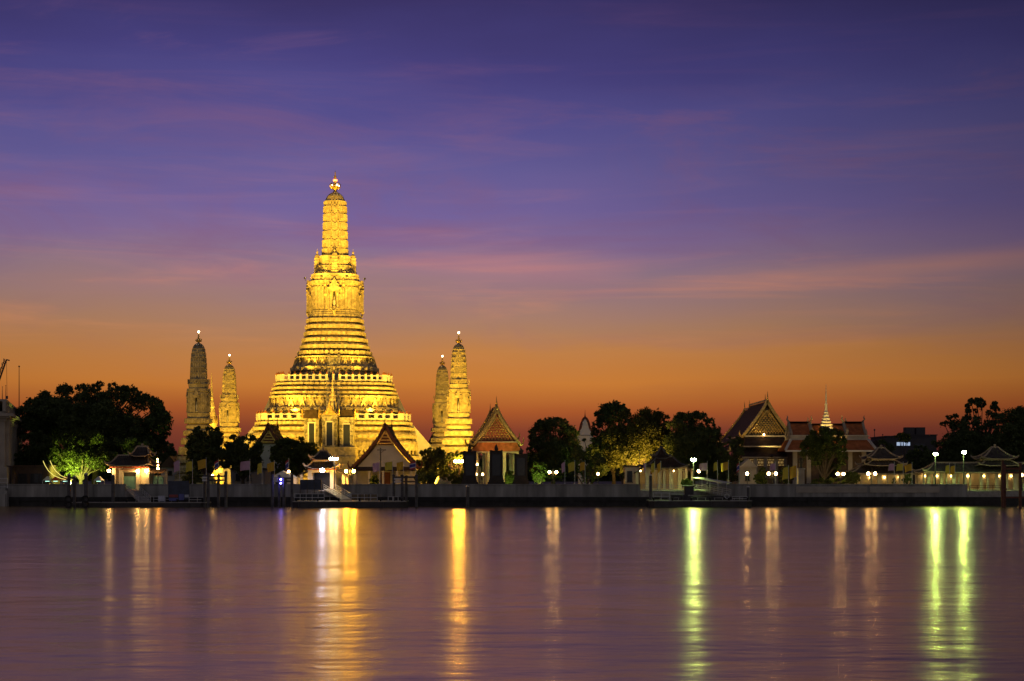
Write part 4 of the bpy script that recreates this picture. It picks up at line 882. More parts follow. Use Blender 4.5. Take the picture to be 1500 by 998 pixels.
def gate_left():
    Y = 302.0; rt = thing('gate_pavilion', 'small cream gate house with green corrugated door by the lit tree', 'gate house', (WX(190, Y), Y, GZ)); u = lambda n: U(n, Y); h = lambda y: HZ(y, Y)
    m, t = MB(), MB(); hip(m, t, 0, 2.5, h(682), u(32), 4.2, h(668), u(22), .2, .4, ribs=22); hip(m, t, u(14), 2.5, h(668), u(15), 2.4, h(655), u(8), .15, .4, ribs=10); m.build('roof', M['grey_tile'], rt); t.build('roof_ridge', M['trim'], rt)
    m = MB(); m.box(0, -.05, h(685.5), u(58), .6, u(1.8)); m.box(u(-2), -.35, h(689), u(30), .3, u(1)); m.build('fascia', M['red'], rt)
    m = MB()
    for x in (-23, -13, 12, 26): m.box(u(x), .3, 0, u(5.2), .8, h(686)); m.box(u(x), .25, 0, u(6.2), 1.0, .4)
    m.box(0, 4.6, 0, u(56), .3, h(686)); m.box(u(-18), .8, 0, u(10), .3, h(686)); m.box(u(19), .8, 0, u(14), .3, h(686)); m.box(0, .5, h(692), u(24), .5, h(686)-h(692)); m.build('wall', M['cream'], rt)
    m = MB(); m.box(u(-.5), .9, 0, u(19), .15, h(698))
    for k in range(12): m.box(u(-9.4)+k*u(1.65), .78, 0, .11, .12, h(698.3))
    m.build('door', M['green_door'], rt)
    m = MB(); m.box(u(-.5), .95, h(698), u(19), .12, h(690)-h(698)); m.build('transom', M['recess'], rt)
    m = MB(); m.box(u(38), 2, 0, u(22), .3, h(697)); m.box(u(50), 2.2, 0, u(3.5), .6, h(689)); m.box(u(27), 1.9, 0, u(3), .6, h(688)); m.build('side_wall', M['cream'], rt)
    m = MB(); m.box(u(39), 1.6, 0, u(15), .15, h(698))
    for k in range(9): m.box(u(32)+k*u(1.75), 1.5, 0, .1, .1, h(698.3))
    m.build('side_shutter', M['green_door'], rt)
    m = MB(); m.extrx([(-1.8, h(693.5)), (-1.8, h(693)), (1.9, h(687)), (1.9, h(688))], u(29), u(52)); m.build('awning', M['awn_brown'], rt)
    for x, yb in ((-29, 690), (13, 690.5), (25.5, 690)):
        m = MB(); m.ball(u(x), -.75, h(yb), .3, 10); m.build('wall_lamp', M['g_warm'], rt, True)
        m = MB(); m.bar((u(x), -.1, h(yb)+.55), (u(x), -.75, h(yb)+.5), .08); m.bar((u(x), -.75, h(yb)+.5), (u(x), -.75, h(yb)+.25), .1); m.build('lamp_bracket', M['dark_metal'], rt)
gate_left()
def gate_mid():
    Y = 300.0; rt = thing('gate_pavilion', 'white-lit two-tier gate pavilion below the main tower', 'gate house', (WX(472, Y), Y, GZ)); u = lambda n: U(n, Y); h = lambda y: HZ(y, Y)
    m, t = MB(), MB(); hip(m, t, 0, 2, h(686), u(25), 3.2, h(677), u(15), 1.6, .5, ribs=20); hip(m, t, 0, 2, h(673.5), u(18), 2.3, h(661), u(5), .12, .5, ribs=14); m.build('roof', M['grey_tile'], rt); t.build('roof_ridge', M['trim'], rt)
    m = MB(); m.box(0, 2, h(677.5), u(28), 3.0, h(673.6)-h(677.5)); m.build('clerestory', M['plaster'], rt)
    m = MB(); m.box(0, .1, h(688.5), u(42), .5, u(1.6)); m.box(0, .35, h(674.5), u(30), .3, u(1)); m.build('fascia', M['red'], rt)
    for x in (-18, 14.5):
        for yd in (.3, 3.7): m = MB(); m.box(u(x), yd, 0, u(6), .9, h(688.4)); m.box(u(x), yd, 0, u(7), 1.1, .4); m.build('pillar', M['plaster'], rt)
    m = MB(); m.box(0, .3, h(692.5), u(40), .5, h(688.5)-h(692.5)); m.build('wall', M['plaster'], rt)
    for s in (-1, 1):
        m = MB(); m.extr([(s*u(21), h(690)), (s*u(40), h(700)), (s*u(40), h(698.6)), (s*u(21), h(688.4))], -.5, 4); m.build('wing_roof', M['grey_tile'], rt)
        m = MB(); m.box(s*u(31), .4, 0, u(4.5), .7, h(695)); m.box(s*u(36.5), .4, 0, u(2.6), .7, h(698.5)); m.build('wing_column', M['cream'], rt)
    m = MB(); m.box(u(-2), 3.6, 0, u(26), .15, h(692)); m.build('inner_screen', M['board'], rt)
gate_mid()
def pav_dark():
    Y = 303.0; rt = thing('pavilion', 'dark two-tier hipped pavilion with lit columns beside the brightest green lamp', 'pavilion', (WX(975, Y), Y, GZ)); u = lambda n: U(n, Y); h = lambda y: HZ(y, Y)
    m, t = MB(), MB(); hip(m, t, 0, 3.5, h(685), u(32), 5, h(670), u(12), 1.8, .4, ribs=26); hip(m, t, u(-4), 3.5, h(671), u(12.5), 2.2, h(656), u(1.2), .3, .4, ribs=12); t.lathe(u(-4), 3.5, [(.3, h(656)), (.4, h(655)), (.15, h(653.6)), (.02, h(651))], 8)
    m.build('roof', M['dark_tile'], rt); t.build('roof_ridge', M['pile'], rt)
    m = MB(); m.extr([(u(30), h(684)), (u(43), h(693)), (u(43), h(691.8)), (u(30), h(682.6))], -.5, 6); m.extr([(-u(30), h(684)), (-u(46), h(694)), (-u(46), h(692.8)), (-u(30), h(682.6))], -.5, 6); m.build('side_roof', M['grey_tile'], rt)
    m = MB(); m.box(0, -.6, h(687), u(62), .4, u(2)); m.build('fascia', M['trim'], rt)
    for x, wd in ((-42, 4), (-26, 7), (-10, 2.5), (-2, 4), (8, 6), (21, 6), (30, 3), (39, 3)):
        m = MB(); m.box(u(x), .2, 0, u(wd), .8, h(687)); m.build('column', M['cream'], rt)
    m = MB(); m.box(0, 7, 0, u(76), .3, h(688)); m.box(0, 3.5, 0, u(80), 8, .25); m.build('back_wall', M['cream'], rt)
    m = MB(); m.box(u(-19), 6.8, .3, u(7), .1, h(693)); m.box(u(3), 6.8, .3, u(6), .1, h(693)); m.box(u(28), 6.8, .3, u(6), .1, h(693)); m.build('door', M['wood'], rt)
    for x in (-34, -14, 15, 34):
        m = MB(); m.ball(u(x), 4.5, h(690), .18, 8); m.build('ceiling_lamp', M['g_sconce'], rt)
pav_dark()
def long_pav(label, x0, x1, Y, y_eave, y_ridge, cols, lamps, turret, back=5.0):
    xc = (x0+x1)/2; rt = thing('long_pavilion', label, 'pavilion', (WX(xc, Y), Y, GZ)); u = lambda n: U(n, Y); h = lambda y: HZ(y, Y); X = lambda p: WX(p, Y)-WX(xc, Y); W = u(x1-x0)
    m, t = MB(), MB(); hip(m, t, 0, back/2, h(y_eave), W/2, back/2+1.6, h(y_ridge), W/2-3, .3, .3, ribs=int(W/.75))
    for a, b, ye, yt in turret:
        hip(m, t, X((a+b)/2), back/2, h(ye), u(b-a)/2, 3.2, h(yt), u(b-a)*.10, .2, .28, ribs=12); hip(m, t, X((a+b)/2), back/2, h(ye+10), u(b-a)*.6, 4.0, h(ye+3), u(b-a)*.36, 2.2, .25, ribs=14)
        c = MB(); c.box(X((a+b)/2), back/2, h(ye+3), u(b-a)*.7, 4.2, h(ye)-h(ye+3)); c.build('turret', M['cream'], rt)
    m.build('roof', M['grey_tile'], rt); t.build('roof_ridge', M['trim'], rt)
    m = MB(); m.box(0, -1.2, h(y_eave+1.8), W-.6, .3, u(1.5)); m.build('fascia', M['trim'], rt)
    m = MB(); m.box(0, back, 0, W-1, .3, h(y_eave)); m.box(0, back/2, 0, W-.6, back+1.6, .2); m.build('back_wall', M['cream'], rt)
    for p, wd in cols:
        m = MB(); m.box(X(p), 0, 0, u(wd), .6, h(y_eave+1)); m.box(X(p), 0, 0, u(wd)*1.15, .75, .35); m.build('column', M['cream'], rt)
    for p in lamps:
        m = MB(); m.lathe(X(p), back-.5, [(.05, h(y_eave+7)), (.16, h(y_eave+6)), (.16, h(y_eave+4.6)), (.05, h(y_eave+4.2))], 8); m.build('wall_lamp', M['g_sconce'], rt)
    return rt
long_pav('long low pavilion with hipped turret next to the lit spired gate', 1243, 1350, 310, 694, 682, [(1247, 3), (1262, 2.5), (1276, 3), (1288, 6), (1300, 2), (1318, 3), (1333, 3), (1343, 4)], (1252, 1265, 1282, 1303.5, 1325), [(1270, 1320, 672, 657)])
long_pav('long low pavilion running out of frame under the two green lamps', 1350, 1560, 304, 692, 679, [(1353, 2), (1360, 5), (1368, 2), (1379, 4), (1386, 2), (1397, 5), (1404, 2), (1414, 3), (1421, 2), (1437, 4), (1447, 3), (1460, 5), (1475, 3), (1487, 5), (1505, 4), (1530, 4)], (1363.5, 1382, 1403, 1427, 1429.5, 1451.5, 1474, 1492), [(1437, 1489, 672, 656)])

# ------------------------------------------------------------------ buildings at the frame edges and beyond
def classical():
    A = Vector((WX(7, 292), 292, 0)); B = Vector((WX(29, 354), 354, 0)); d = (B-A).normalized(); nrm = Vector((-d.y, d.x, 0)); ln = (B-A).length
    rt = thing('columned_building', 'pale classical building with tall pilasters and heavy cornice at the frame edge', 'building', (A.x, A.y, GZ)); h = lambda y: HZ(y, 292)
    def P(s, t): v = d*s+nrm*t; return (v.x, v.y)
    def ring(m, o, z0, z1): m.prism([P(-o, -o), P(ln+o, -o), P(ln+o, 34), P(-o, 34)], z0, z1)
    ang = math.atan2(d.y, d.x)
    m = MB(); ring(m, 0, -.2, h(617)); ring(m, .4, -.2, h(684)); m.build('wall', M['stone'], rt)
    m = MB(); ring(m, .35, h(617), h(613)); ring(m, .9, h(613), h(610)); ring(m, 1.6, h(610), h(606)); m.build('cornice', M['stone'], rt)
    m = MB(); ring(m, .2, h(606), h(603)); ring(m, .35, h(588), h(585))
    for k in range(40):
        s = k*ln/39; x, y = P(s, .1); m.box(x, y, h(603), .55 if k % 6 else 1.3, .55, h(588)-h(603), ang)
    for k in range(20): x, y = P(.1, k*1.7); m.box(x, y, h(603), .55 if k % 6 else 1.3, .55, h(588)-h(603), ang)
    m.build('parapet', M['stone'], rt)
    for k in range(9):
        s = 2+k*(ln-4)/8; m = MB(); x, y = P(s, -.3); m.box(x, y, h(682), 1.5, .8, h(617)-h(682), ang); m.box(x, y, h(682), 2.0, 1.1, .8, ang); m.box(x, y, h(621), 2.0, 1.1, .9, ang); m.build('pilaster', M['stone'], rt)
        if k < 8:
            s += (ln-4)/16; x, y = P(s, -.03)
            for zb, zt in ((676, 655), (648, 626)):
                m = MB(); m.box(x, y, h(zb), 2.6, .2, h(zt)-h(zb), ang); wn = m.build('window', M['glass'], rt); m = MB(); x2, y2 = P(s, -.14); m.box(x2, y2, h(zb)-.3, 3.2, .4, .25, ang); m.box(x2, y2, h(zt), 3.2, .4, .3, ang); m.build('sill', M['stone'], wn)
    for k in range(4):
        m = MB(); x, y = P(-.3, 2.5+k*5); m.box(x, y, h(682), .8, 1.6, h(617)-h(682), ang); m.build('pilaster', M['stone'], rt)
    m = MB(); x, y = P(ln*.62, -.5); m.tube([(x, y, 0), (x, y, h(606))], .14, 6); m.build('drainpipe', M['dark_metal'], rt)
classical()
def pole_thing(name, label, cat, px, Y, yt, yb, r=.09, m='dark_metal'):
    rt = thing(name, label, cat, (WX(px, Y), Y, WZ(yb, Y))); h = WZ(yt, Y)-WZ(yb, Y)
    b = MB(); b.tube([(0, 0, 0), (0, 0, h*.6), (0, 0, h)], [r, r*.7, r*.4], 6); b.build('mast', M[m], rt); b = MB(); b.box(0, 0, -.05, r*5, r*5, .15); b.build('base', M[m], rt); b = MB(); b.ball(0, 0, h, r*1.3, 6); b.build('tip', M[m], rt)
pole_thing('mast', 'tallest thin bare mast standing behind the columned building roof', 'mast', 28, 356, 537, 718, .16); pole_thing('mast', 'thin mast on the columned building just under the crane tip', 'mast', 8.5, 300, 565, 586, .07); pole_thing('mast', 'shortest mast on the columned building roof at the frame edge', 'mast', 3.5, 300, 567, 586, .07)
def crane():
    Y = 520.0; rt = thing('tower_crane', 'far lattice crane jib poking in above the columned building', 'crane', (WX(-30, Y), Y, GZ)); m = MB(); h = lambda y: HZ(y, Y); X = lambda p: WX(p, Y)-WX(-30, Y)
    for sx in (-.8, .8):
        for sy in (-.8, .8): m.bar((sx, sy, 0), (sx, sy, h(640)), .25)
    for k in range(12): z = h(640)*k/12; m.bar((-.8, -.8, z), (.8, -.8, z+h(640)/12), .15); m.bar((-.8, .8, z), (-.8, -.8, z+h(640)/12), .15)
    m.build('mast', M['dark_metal'], rt); m = MB(); p0, p1 = Vector((0, 0, h(640))), Vector((X(9.5), 0, h(527))); n = 16
    for off in (Vector((0, -.7, 0)), Vector((0, .7, 0)), Vector((-1.1, 0, .5))): m.bar(p0+off, p1+off*.5, .22)
    for k in range(n): a = p0+(p1-p0)*k/n; b = p0+(p1-p0)*(k+1)/n; m.bar(a+Vector((0, -.7, 0)), b+Vector((-1.0, 0, .4)), .14); m.bar(a+Vector((-1.0, 0, .4)), b+Vector((0, .7, 0)), .14)
    m.build('jib', M['dark_metal'], rt); m = MB(); m.bar(p1, p1+Vector((.2, 0, -12)), .09); m.box(p1.x+.2, 0, p1.z-13, .5, .5, 1); m.bar(p1, p1+Vector((1.0, 0, -.3)), .4); m.build('hoist_cable', M['dark_metal'], rt)
crane()
def house(name, label, px0, px1, yt, Y, dep, roof, mats, wins, gable=None):
    xc = (px0+px1)/2; rt = thing(name, label, 'building', (WX(xc, Y), Y, GZ)); W = U(px1-px0, Y); h = lambda y: HZ(y, Y)
    m = MB(); m.box(0, dep/2, -.1, W, dep, h(yt)+.1); m.build('wall', mats, rt)
    m = MB()
    if gable: m.extr([(-W*.56, h(yt)-.1), (W*.56, h(yt)-.1), (0, h(gable))], -.5, dep+.5)
    else: m.box(0, dep/2, h(yt), W+.5, dep+.5, .3)
    m.build('roof', roof, rt)
    for x0, x1, y0, y1, lit in wins:
        m = MB(); m.box(WX((x0+x1)/2, Y)-WX(xc, Y), -.03, h(y1), U(x1-x0, Y), .1, h(y0)-h(y1)); wn = m.build('window', M['g_win'] if lit else M['glass'], rt)
        m = MB(); m.box(WX((x0+x1)/2, Y)-WX(xc, Y), -.1, h(y1)-.15, U(x1-x0, Y)+.3, .2, .14); k = 0
        while k*1.6 < U(x1-x0, Y): m.box(WX(x0, Y)-WX(xc, Y)+k*1.6, -.1, h(y1), .14, .1, h(y0)-h(y1)); k += 1
        m.build('frame', M['city'], wn)
    return rt
house('distant_block', 'far flat-roofed block with a strip of cool lit windows', 1298, 1362, 640, 470, 20, M['city'], M['city'], [(1313, 1333, 648, 653, True), (1340, 1356, 650, 655, False), (1300, 1310, 650, 655, False)])
house('distant_block', 'far block with two square rooftop boxes behind the lit-window block', 1326, 1372, 638, 500, 18, M['city'], M['city'], [(1334, 1344, 642, 646, False)])
for p, lb in ((1337, 'square water tank nearer the lit spired gate on the far block roof'), (1353, 'square water tank nearer the two green lamps on the far block roof')):
    Y = 504.0; rt = thing('rooftop_tank', lb, 'water tank', (WX(p, Y), Y, WZ(638, Y)-.9+.3)); m = MB(); m.box(0, 5, 1.2-.3, 2.9, 2.9, 2.4); m.build('tank', M['city'], rt); m = MB()
    for a in (-1.2, 1.2):
        for b in (3.8, 6.2): m.box(a, b, .1, .2, .2, .9)
    m.build('legs', M['city'], rt)
house('distant_house', 'far dark hip-roofed house between the spired gate and the far blocks', 1262, 1302, 662, 420, 14, M['dark_tile'], M['city'], [(1270, 1276, 668, 674, False)], 644)
house('distant_house', 'dim far gabled house beside the orange lamps and dim corner tower', 236, 262, 684, 380, 12, M['awn_brown'], M['pale'], [(246, 252, 690, 696, False)], 668)
house('distant_house', 'dark far roof just behind the dim half-hidden corner tower', 622, 646, 662, 470, 14, M['dark_tile'], M['city'], [(630, 636, 668, 674, False)], 634)
house('stall_building', 'low dark shop shed between the columned building and the lit tree', 22, 70, 684, 300, 8, M['awn_brown'], M['awn_brown'], [(27, 40, 694, 708, False), (45, 62, 694, 708, False)])
house('service_building', 'pale low service building behind trees under the small gable peak', 338, 388, 688, 328, 8, M['grey_tile'], M['pale'], [(346, 352, 694, 704, False), (362, 368, 694, 704, False)])
house('souvenir_kiosk', 'lit cream kiosk under the gold-lit tree beside the two-tier pavilion', 916, 936, 684, 304, 5, M['grey_tile'], M['cream'], [(919, 926, 690, 706, False)])
house('gable_kiosk', 'small cream gabled kiosk before the grand gabled hall', 1084, 1108, 684, 318, 6, M['cream'], M['cream'], [(1092, 1098, 690, 704, False)], 672)
house('white_tent', 'white gabled tent roof before the dark tree at the blue-lit mooring gantry', 398, 430, 699, 296, 5, M['awn_white'], M['cream'], [(404, 420, 701, 712, False)], 690)
pole_thing('radio_mast', 'thin far radio mast beside the spired gate against the red horizon', 'mast', 1281, 620, 630, 690, .3); pole_thing('radio_mast', 'shorter far radio mast between two clipped trees', 'mast', 1293, 620, 637, 690, .22)
# market stall awnings with glowing strips beneath the lit tree
for i, (p, c, lb) in enumerate(((70, 'awn_white', 'white-topped market stall nearest the dark shop shed'), (82, 'awn_red', 'red-topped market stall under the curved glowing branches'), (96, 'awn_red', 'red-topped market stall nearest the mooring posts'), (145, 'awn_white', 'white market umbrella stall beside the green-door gate'))):
    Y = 299.0; rt = thing('market_stall', lb, 'stall', (WX(p, Y), Y, GZ)); m = MB(); W = U(11, Y)
    m.loft([[(-W/2, -1.2, 1.9), (W/2, -1.2, 1.9), (W/2, 1.4, 1.9), (-W/2, 1.4, 1.9)], [(-W*.1, 0, 2.7), (W*.1, 0, 2.7), (W*.1, .4, 2.7), (-W*.1, .4, 2.7)]]); m.build('canopy', M[c], rt)
    for a in (-.45, .45):
        for b in (-1.1, 1.3): m = MB(); m.tube([(a*W, b, 0), (a*W, b, 1.9)], .04, 5); m.build('leg', M['steel'], rt)
    m = MB(); m.box(0, -.5, 0, W*.8, .8, .85); m.build('counter', M['deck'], rt)
    m = MB(); m.tube([(-W*.3, -.2, 1.75), (W*.3, -.2, 1.75)], .05, 6); m.build('tube_lamp', M['g_teal'], rt)
rt = thing('light_garland', 'two curved strings of yellow light sweeping under the lit tree', 'light string', (WX(63, 298), 298, GZ)); Y = 298.0
for k, dx in enumerate((0, 9)):
    m = MB(); P = [(U(dx+a, Y), k*.6, HZ(y, Y)) for a, y in ((0, 675), (3, 682), (8, 690), (16, 697), (26, 701), (34, 703))]; m.tube(P, .06, 6); m.build('light_string', glow('string_light', (1.0, .85, .15), 1.1), rt)
m = MB(); m.tube([(0, 0, 0), (0, 0, HZ(674, Y))], .07, 6); m.tube([(U(34, Y), 0, 0), (U(34, Y), 0, HZ(702, Y))], .07, 6); m.build('support_post', M['dark_metal'], rt)

# ------------------------------------------------------------------ lamps
def garden_lamp(label, pxs, py, Y, glowm='g_warm', r=.27, group=None, arm=True, name='garden_lamp'):
    pc = sum(pxs)/len(pxs); rt = thing(name, label, 'lamp', (WX(pc, Y), Y, GZ), 0, group); zt = HZ(py, Y); b = MB()
    b.lathe(0, 0, [(.22, 0), (.22, .15), (.12, .4), (.07, .6), (.06, zt*.5), (.09, zt*.52), (.055, zt*.55), (.05, zt-.1 if len(pxs) > 1 else zt-r)], 8)
    for p in pxs:
        x = WX(p, Y)-WX(pc, Y)
        if abs(x) > .01: b.tube([(0, 0, zt-.5), (x*.6, 0, zt-.75), (x, 0, zt-r-.1)], .04, 6)
        b.lathe(x, 0, [(.09, zt-r-.12), (.13, zt-r), (.1, zt-r+.05)], 8)
    if len(pxs) > 1: b.lathe(0, 0, [(.05, zt-.1), (.1, zt), (.02, zt+.5)], 8)
    b.build('pole', M['dark_metal'], rt)
    for p in pxs:
        x = WX(p, Y)-WX(pc, Y); m = MB(); m.ball(x, 0, zt, r, 10, 1.1); m.build('globe', M[glowm], rt, True)
    return rt
G = 'warm globe lamps along the river wall'
garden_lamp('twin warm globe lamp between the white-lit gate and the white gable hall', (507, 518), 690.5, 297, 'g_gold', group=G); garden_lamp('twin warm globe lamp under the ragged tree past the three dark panels', (805, 815), 692, 296, group=G)
garden_lamp('single globe lamp before the bell-roofed belfry', (876,), 694.5, 297, 'g_small', group=G); garden_lamp('single globe lamp just behind the brightest green lamp pole', (1023.5,), 690.5, 298, group=G)
garden_lamp('single globe lamp before the cream gabled kiosk', (1094.5,), 694, 297, group=G); garden_lamp('twin warm globe lamp before the grand gabled hall', (1126, 1136.5), 694, 297, group=G)
garden_lamp('twin warm globe lamp at the foot of the leafy tree by the spired gate', (1227, 1235.5), 694.5, 297, group=G); garden_lamp('twin warm globe lamp before the long pavilion nearest the spired gate', (1272, 1282), 694, 297, group=G)
garden_lamp('low globe lamp behind the signboard-topped mooring gantry', (311.5,), 697, 296, 'g_small', group=G); garden_lamp('small globe lamp beside the white gabled tent roof', (423,), 691, 296, 'g_small', group=G)
garden_lamp('lamp post with a cluster of gold globes before the bright corner tower', (667, 672, 677), 676, 316, 'g_gold', .27, G)
garden_lamp('upper twin lamp between the first two dark shrine panels', (694, 699), 680.5, 312, 'g_small', .24, G); garden_lamp('lower twin lamp between the first two dark shrine panels', (697.5, 707), 695, 304, 'g_small', .24, G)
garden_lamp('globe lamp at the frame edge behind the timber landing posts', (1497,), 696, 296, 'g_small', group=G)
# four-lamp column by the green-door gate
Y = 300.0; rt = thing('lamp_column', 'lamp column with four bright orange lamps in a stack beside the green-door gate', 'lamp', (WX(231, Y), Y, GZ)); m = MB(); m.tube([(0, .2, 0), (0, .2, HZ(671, Y))], [.1, .06], 6)
for y in (673, 676.5, 682, 687): m.bar((0, .2, HZ(y, Y)), (.0, -.1, HZ(y, Y)), .06)
m.build('pole', M['dark_metal'], rt)
for y, dx in ((673, 0), (676.5, .05), (682, .1), (686.5, -.05), (686.8, .22)): m = MB(); m.ball(dx, -.2, HZ(y, Y), .16, 8); m.build('lamp', M['g_orange'], rt)
def added_light_shield(x, y, z, r):  # added half shell behind a lamp, keeps its light off the temple roofs
    m = MB(); n = 10; vs_ = []
    for k in (0, 1):
        rr = r*(1.25+.12*k)
        for i in range(n+1):
            a = math.pi*i/n
            for j in range(7): e = -.75+1.55*j/6; vs_.append((x+rr*math.cos(a)*math.cos(e), y+.03+rr*math.sin(a)*math.cos(e), z+rr*math.sin(e)))
    q = (n+1)*7; fs = []
    for i in range(n):
        for j in range(6):
            a = i*7+j; fs += [(a, a+7, a+8, a+1), (a+q, a+1+q, a+8+q, a+7+q)]
    for j in range(6): fs += [(j, j+1, j+1+q, j+q), (n*7+j, n*7+j+q, n*7+j+1+q, n*7+j+1)]
    for i in range(n): fs += [(i*7, i*7+q, i*7+7+q, i*7+7), (i*7+6, i*7+13, i*7+13+q, i*7+6+q)]
    return m.add(vs_, fs)
def tall_lamp(label, px, py, Y, mt, r, two=None):
    rt = thing('street_lamp', label, 'street lamp', (WX(px, Y), Y, GZ)); zt = HZ(py, Y); b = MB(); b.lathe(0, .25, [(.3, 0), (.3, .2), (.13, .5), (.11, zt*.6), (.08, zt-.1)], 8)
    heads = [0] if not two else [WX(px+t, Y)-WX(px, Y) for t in two]
    for x in heads: b.tube([(0, .25, zt-.35), (x*.6, .1, zt-.1), (x, 0, zt+r*.9)], .05, 6)
    b.build('pole', M['dark_metal'], rt)
    for x in heads:
        hd = MB(); hd.lathe(x, .02, [(r*1.1, zt+r*.35), (r*1.0, zt+r*.7), (r*.5, zt+r*1.05), (.03, zt+r*1.2)], 10); hd.build('shade', M['dark_metal'], rt); added_light_shield(x, 0, zt-.06, r).build('added_light_shield', M['steel'], rt); m = MB(); m.ball(x, 0, zt-.06, r, 10, .9); m.build('lamp', M[mt], rt, True)
tall_lamp('brightest green-white lamp on a pole above the floating landing by the two-tier pavilion', 1016, 673, 295, 'g_green', .38)
tall_lamp('green-white pole lamp before the broad dark tree, the lower of the pair', 1370.5, 664.5, 297, 'g_green', .34); tall_lamp('green-white pole lamp before the broad dark tree, the higher of the pair', 1412, 662, 297, 'g_green', .32)
tall_lamp('tall yellow-white twin-headed lamp rising beside the white-lit gate', 489.5, 671.5, 294, 'g_yw', .32, (-4, 2.5))
# blue-white lamp hanging from the gate front
Y = 298.0; rt = thing('gate_lamp', 'fierce blue-white lamp hung before the two-tier gate', 'lamp', (WX(472, Y), Y, HZ(689, Y)+GZ)); m = MB(); m.ball(0, 0, 0, .36, 10); m.build('lamp', M['g_white'], rt, True); added_light_shield(0, 0, 0, .36).build('added_light_shield', M['steel'], rt); m = MB(); m.bar((0, .2, .35), (0, 1.9, .5), .08); m.box(0, .1, .32, .5, .4, .12); m.build('bracket', M['dark_metal'], rt)

# ------------------------------------------------------------------ three dark shrine panels
for p, top, lb in ((688, 662, 'dark framed panel with bud finial standing before the bright corner tower'), (727, 661, 'dark framed panel with bud finial in the middle before the red gabled pavilion'), (763, 666, 'dark framed panel with bud finial at the ragged tree side of the red pavilion')):
    Y = 300.0; rt = thing('monument_panel', lb, 'monument', (WX(p, Y), Y, GZ), 0, 'dark framed panels on the river wall'); u = lambda n: U(n, Y); h = lambda y: HZ(y, Y)
    m = MB(); m.box(0, 0, 0, u(25), 2.2, h(706)); m.box(0, 0, h(706), u(22), 1.8, u(3)); m.box(0, 0, h(703), u(20), 1.4, u(3)); m.build('base', M['bronze'], rt)
    m = MB(); m.box(0, 0, h(700), u(18), .9, h(top)-h(700)); m.box(-u(8.6), 0, h(700), u(2), 1.1, h(top-1)-h(700)); m.box(u(8.6), 0, h(700), u(2), 1.1, h(top-1)-h(700)); m.extr([(-u(10), h(top)), (u(10), h(top)), (u(9), h(top-1.6)), (u(3), h(top-.6)), (-u(3), h(top-.6)), (-u(9), h(top-1.6))], -.6, .6); m.build('frame', M['bronze'], rt)
    m = MB(); m.lathe(0, 0, [(u(2.5), h(top)), (u(3.2), h(top-2)), (u(3), h(top-5)), (u(1.6), h(top-8)), (u(.5), h(top-10)), (.02, h(top-12))], 10); m.build('finial', M['bronze'], rt)
    m = MB(); m.box(0, -.5, h(697), u(12), .12, h(top+5)-h(697)); m.build('panel', M['glass'], rt)
# statue on pedestal before the spired gate
Y = 297.0; rt = thing('statue', 'dark standing figure on a pale stone pedestal before the spired gate', 'statue', (WX(1173, Y), Y, GZ)); h = lambda y: HZ(y, Y); u = lambda n: U(n, Y)
m = MB(); m.box(0, 0, 0, u(13), 2, .5); m.box(0, 0, .5, u(9.5), 1.4, h(688)-.5, 0, .92); m.box(0, 0, h(688), u(11), 1.6, u(2)); m.box(-u(10), 0, 0, u(8), 1.2, .55); m.box(u(11), 0, 0, u(10), 1.2, .55); m.build('pedestal', M['stone'], rt)
m = MB(); z = h(686); H = h(668)-z; m.lathe(0, 0, [(.34, z), (.36, z+.05*H), (.28, z+.12*H), (.33, z+.3*H), (.36, z+.48*H), (.30, z+.56*H), (.40, z+.72*H), (.40, z+.78*H), (.22, z+.82*H), (.09, z+.835*H), (.09, z+.86*H), (.13, z+.89*H), (.15, z+.93*H), (.12, z+.97*H), (.05, z+1.0*H), (.01, z+1.12*H)], 10)
for s in (-1, 1): m.tube([(s*.36, 0, z+.77*H), (s*.48, -.02, z+.62*H), (s*.44, -.15, z+.48*H), (s*.36, -.24, z+.42*H)], [.12, .1, .08, .06], 6)
m.build('figure', M['bronze'], rt, True)

# ------------------------------------------------------------------ flags
def flag_cloth(w_, h_, seed, stripes=None):
    rnd = random.Random(seed); m = MB(); nx, nz = 10, 10; ph = rnd.random()*6
    for j in range(nz+1):
        for i in range(nx+1):
            t = i/nx; s = j/nz; sag = .38*t*t*h_*.5; x = -w_*t*(.97-.05*math.sin(ph+3*s)); y = .16*w_*math.sin(ph+5.5*t+1.2*s)*t; m.v.append((x, y, -h_*(1-s)-sag+.05*math.sin(ph+4*t)))
    for j in range(nz):
        for i in range(nx):
            a = j*(nx+1)+i; m.f.append((a, a+1, a+nx+2, a+nx+1)); k = 0
            if stripes: k = stripes[j]
            m.m.append(k)
    return m
flag_defs = {'pink': (M['fl_pink'], None), 'yellow': (M['fl_yel'], None), 'amber': (M['fl_ora'], None), 'thai': ([M['fl_red'], M['fl_white'], M['fl_blue']], [0, 0, 1, 2, 2, 2, 2, 1, 0, 0])}
def flag(col, px, yt, w_px, h_px, label, seed, Y=292.6):
    rt = thing('flag', label, 'flag', (WX(px, Y), Y, 4.08), 0, 'flags along the river wall'); zt = WZ(yt, Y)-4.08
    m = MB(); m.tube([(0, 0, 0), (0, 0, zt+.25)], [.05, .035], 6); m.ball(0, 0, zt+.27, .07, 6); m.box(0, 0, 0, .3, .3, .08); m.build('pole', M['steel'], rt)
    mt, st = flag_defs[col]; c = flag_cloth(U(w_px, Y), U(h_px, Y), seed, st).build('cloth', mt, rt, True); c.location = (0, 0, zt)
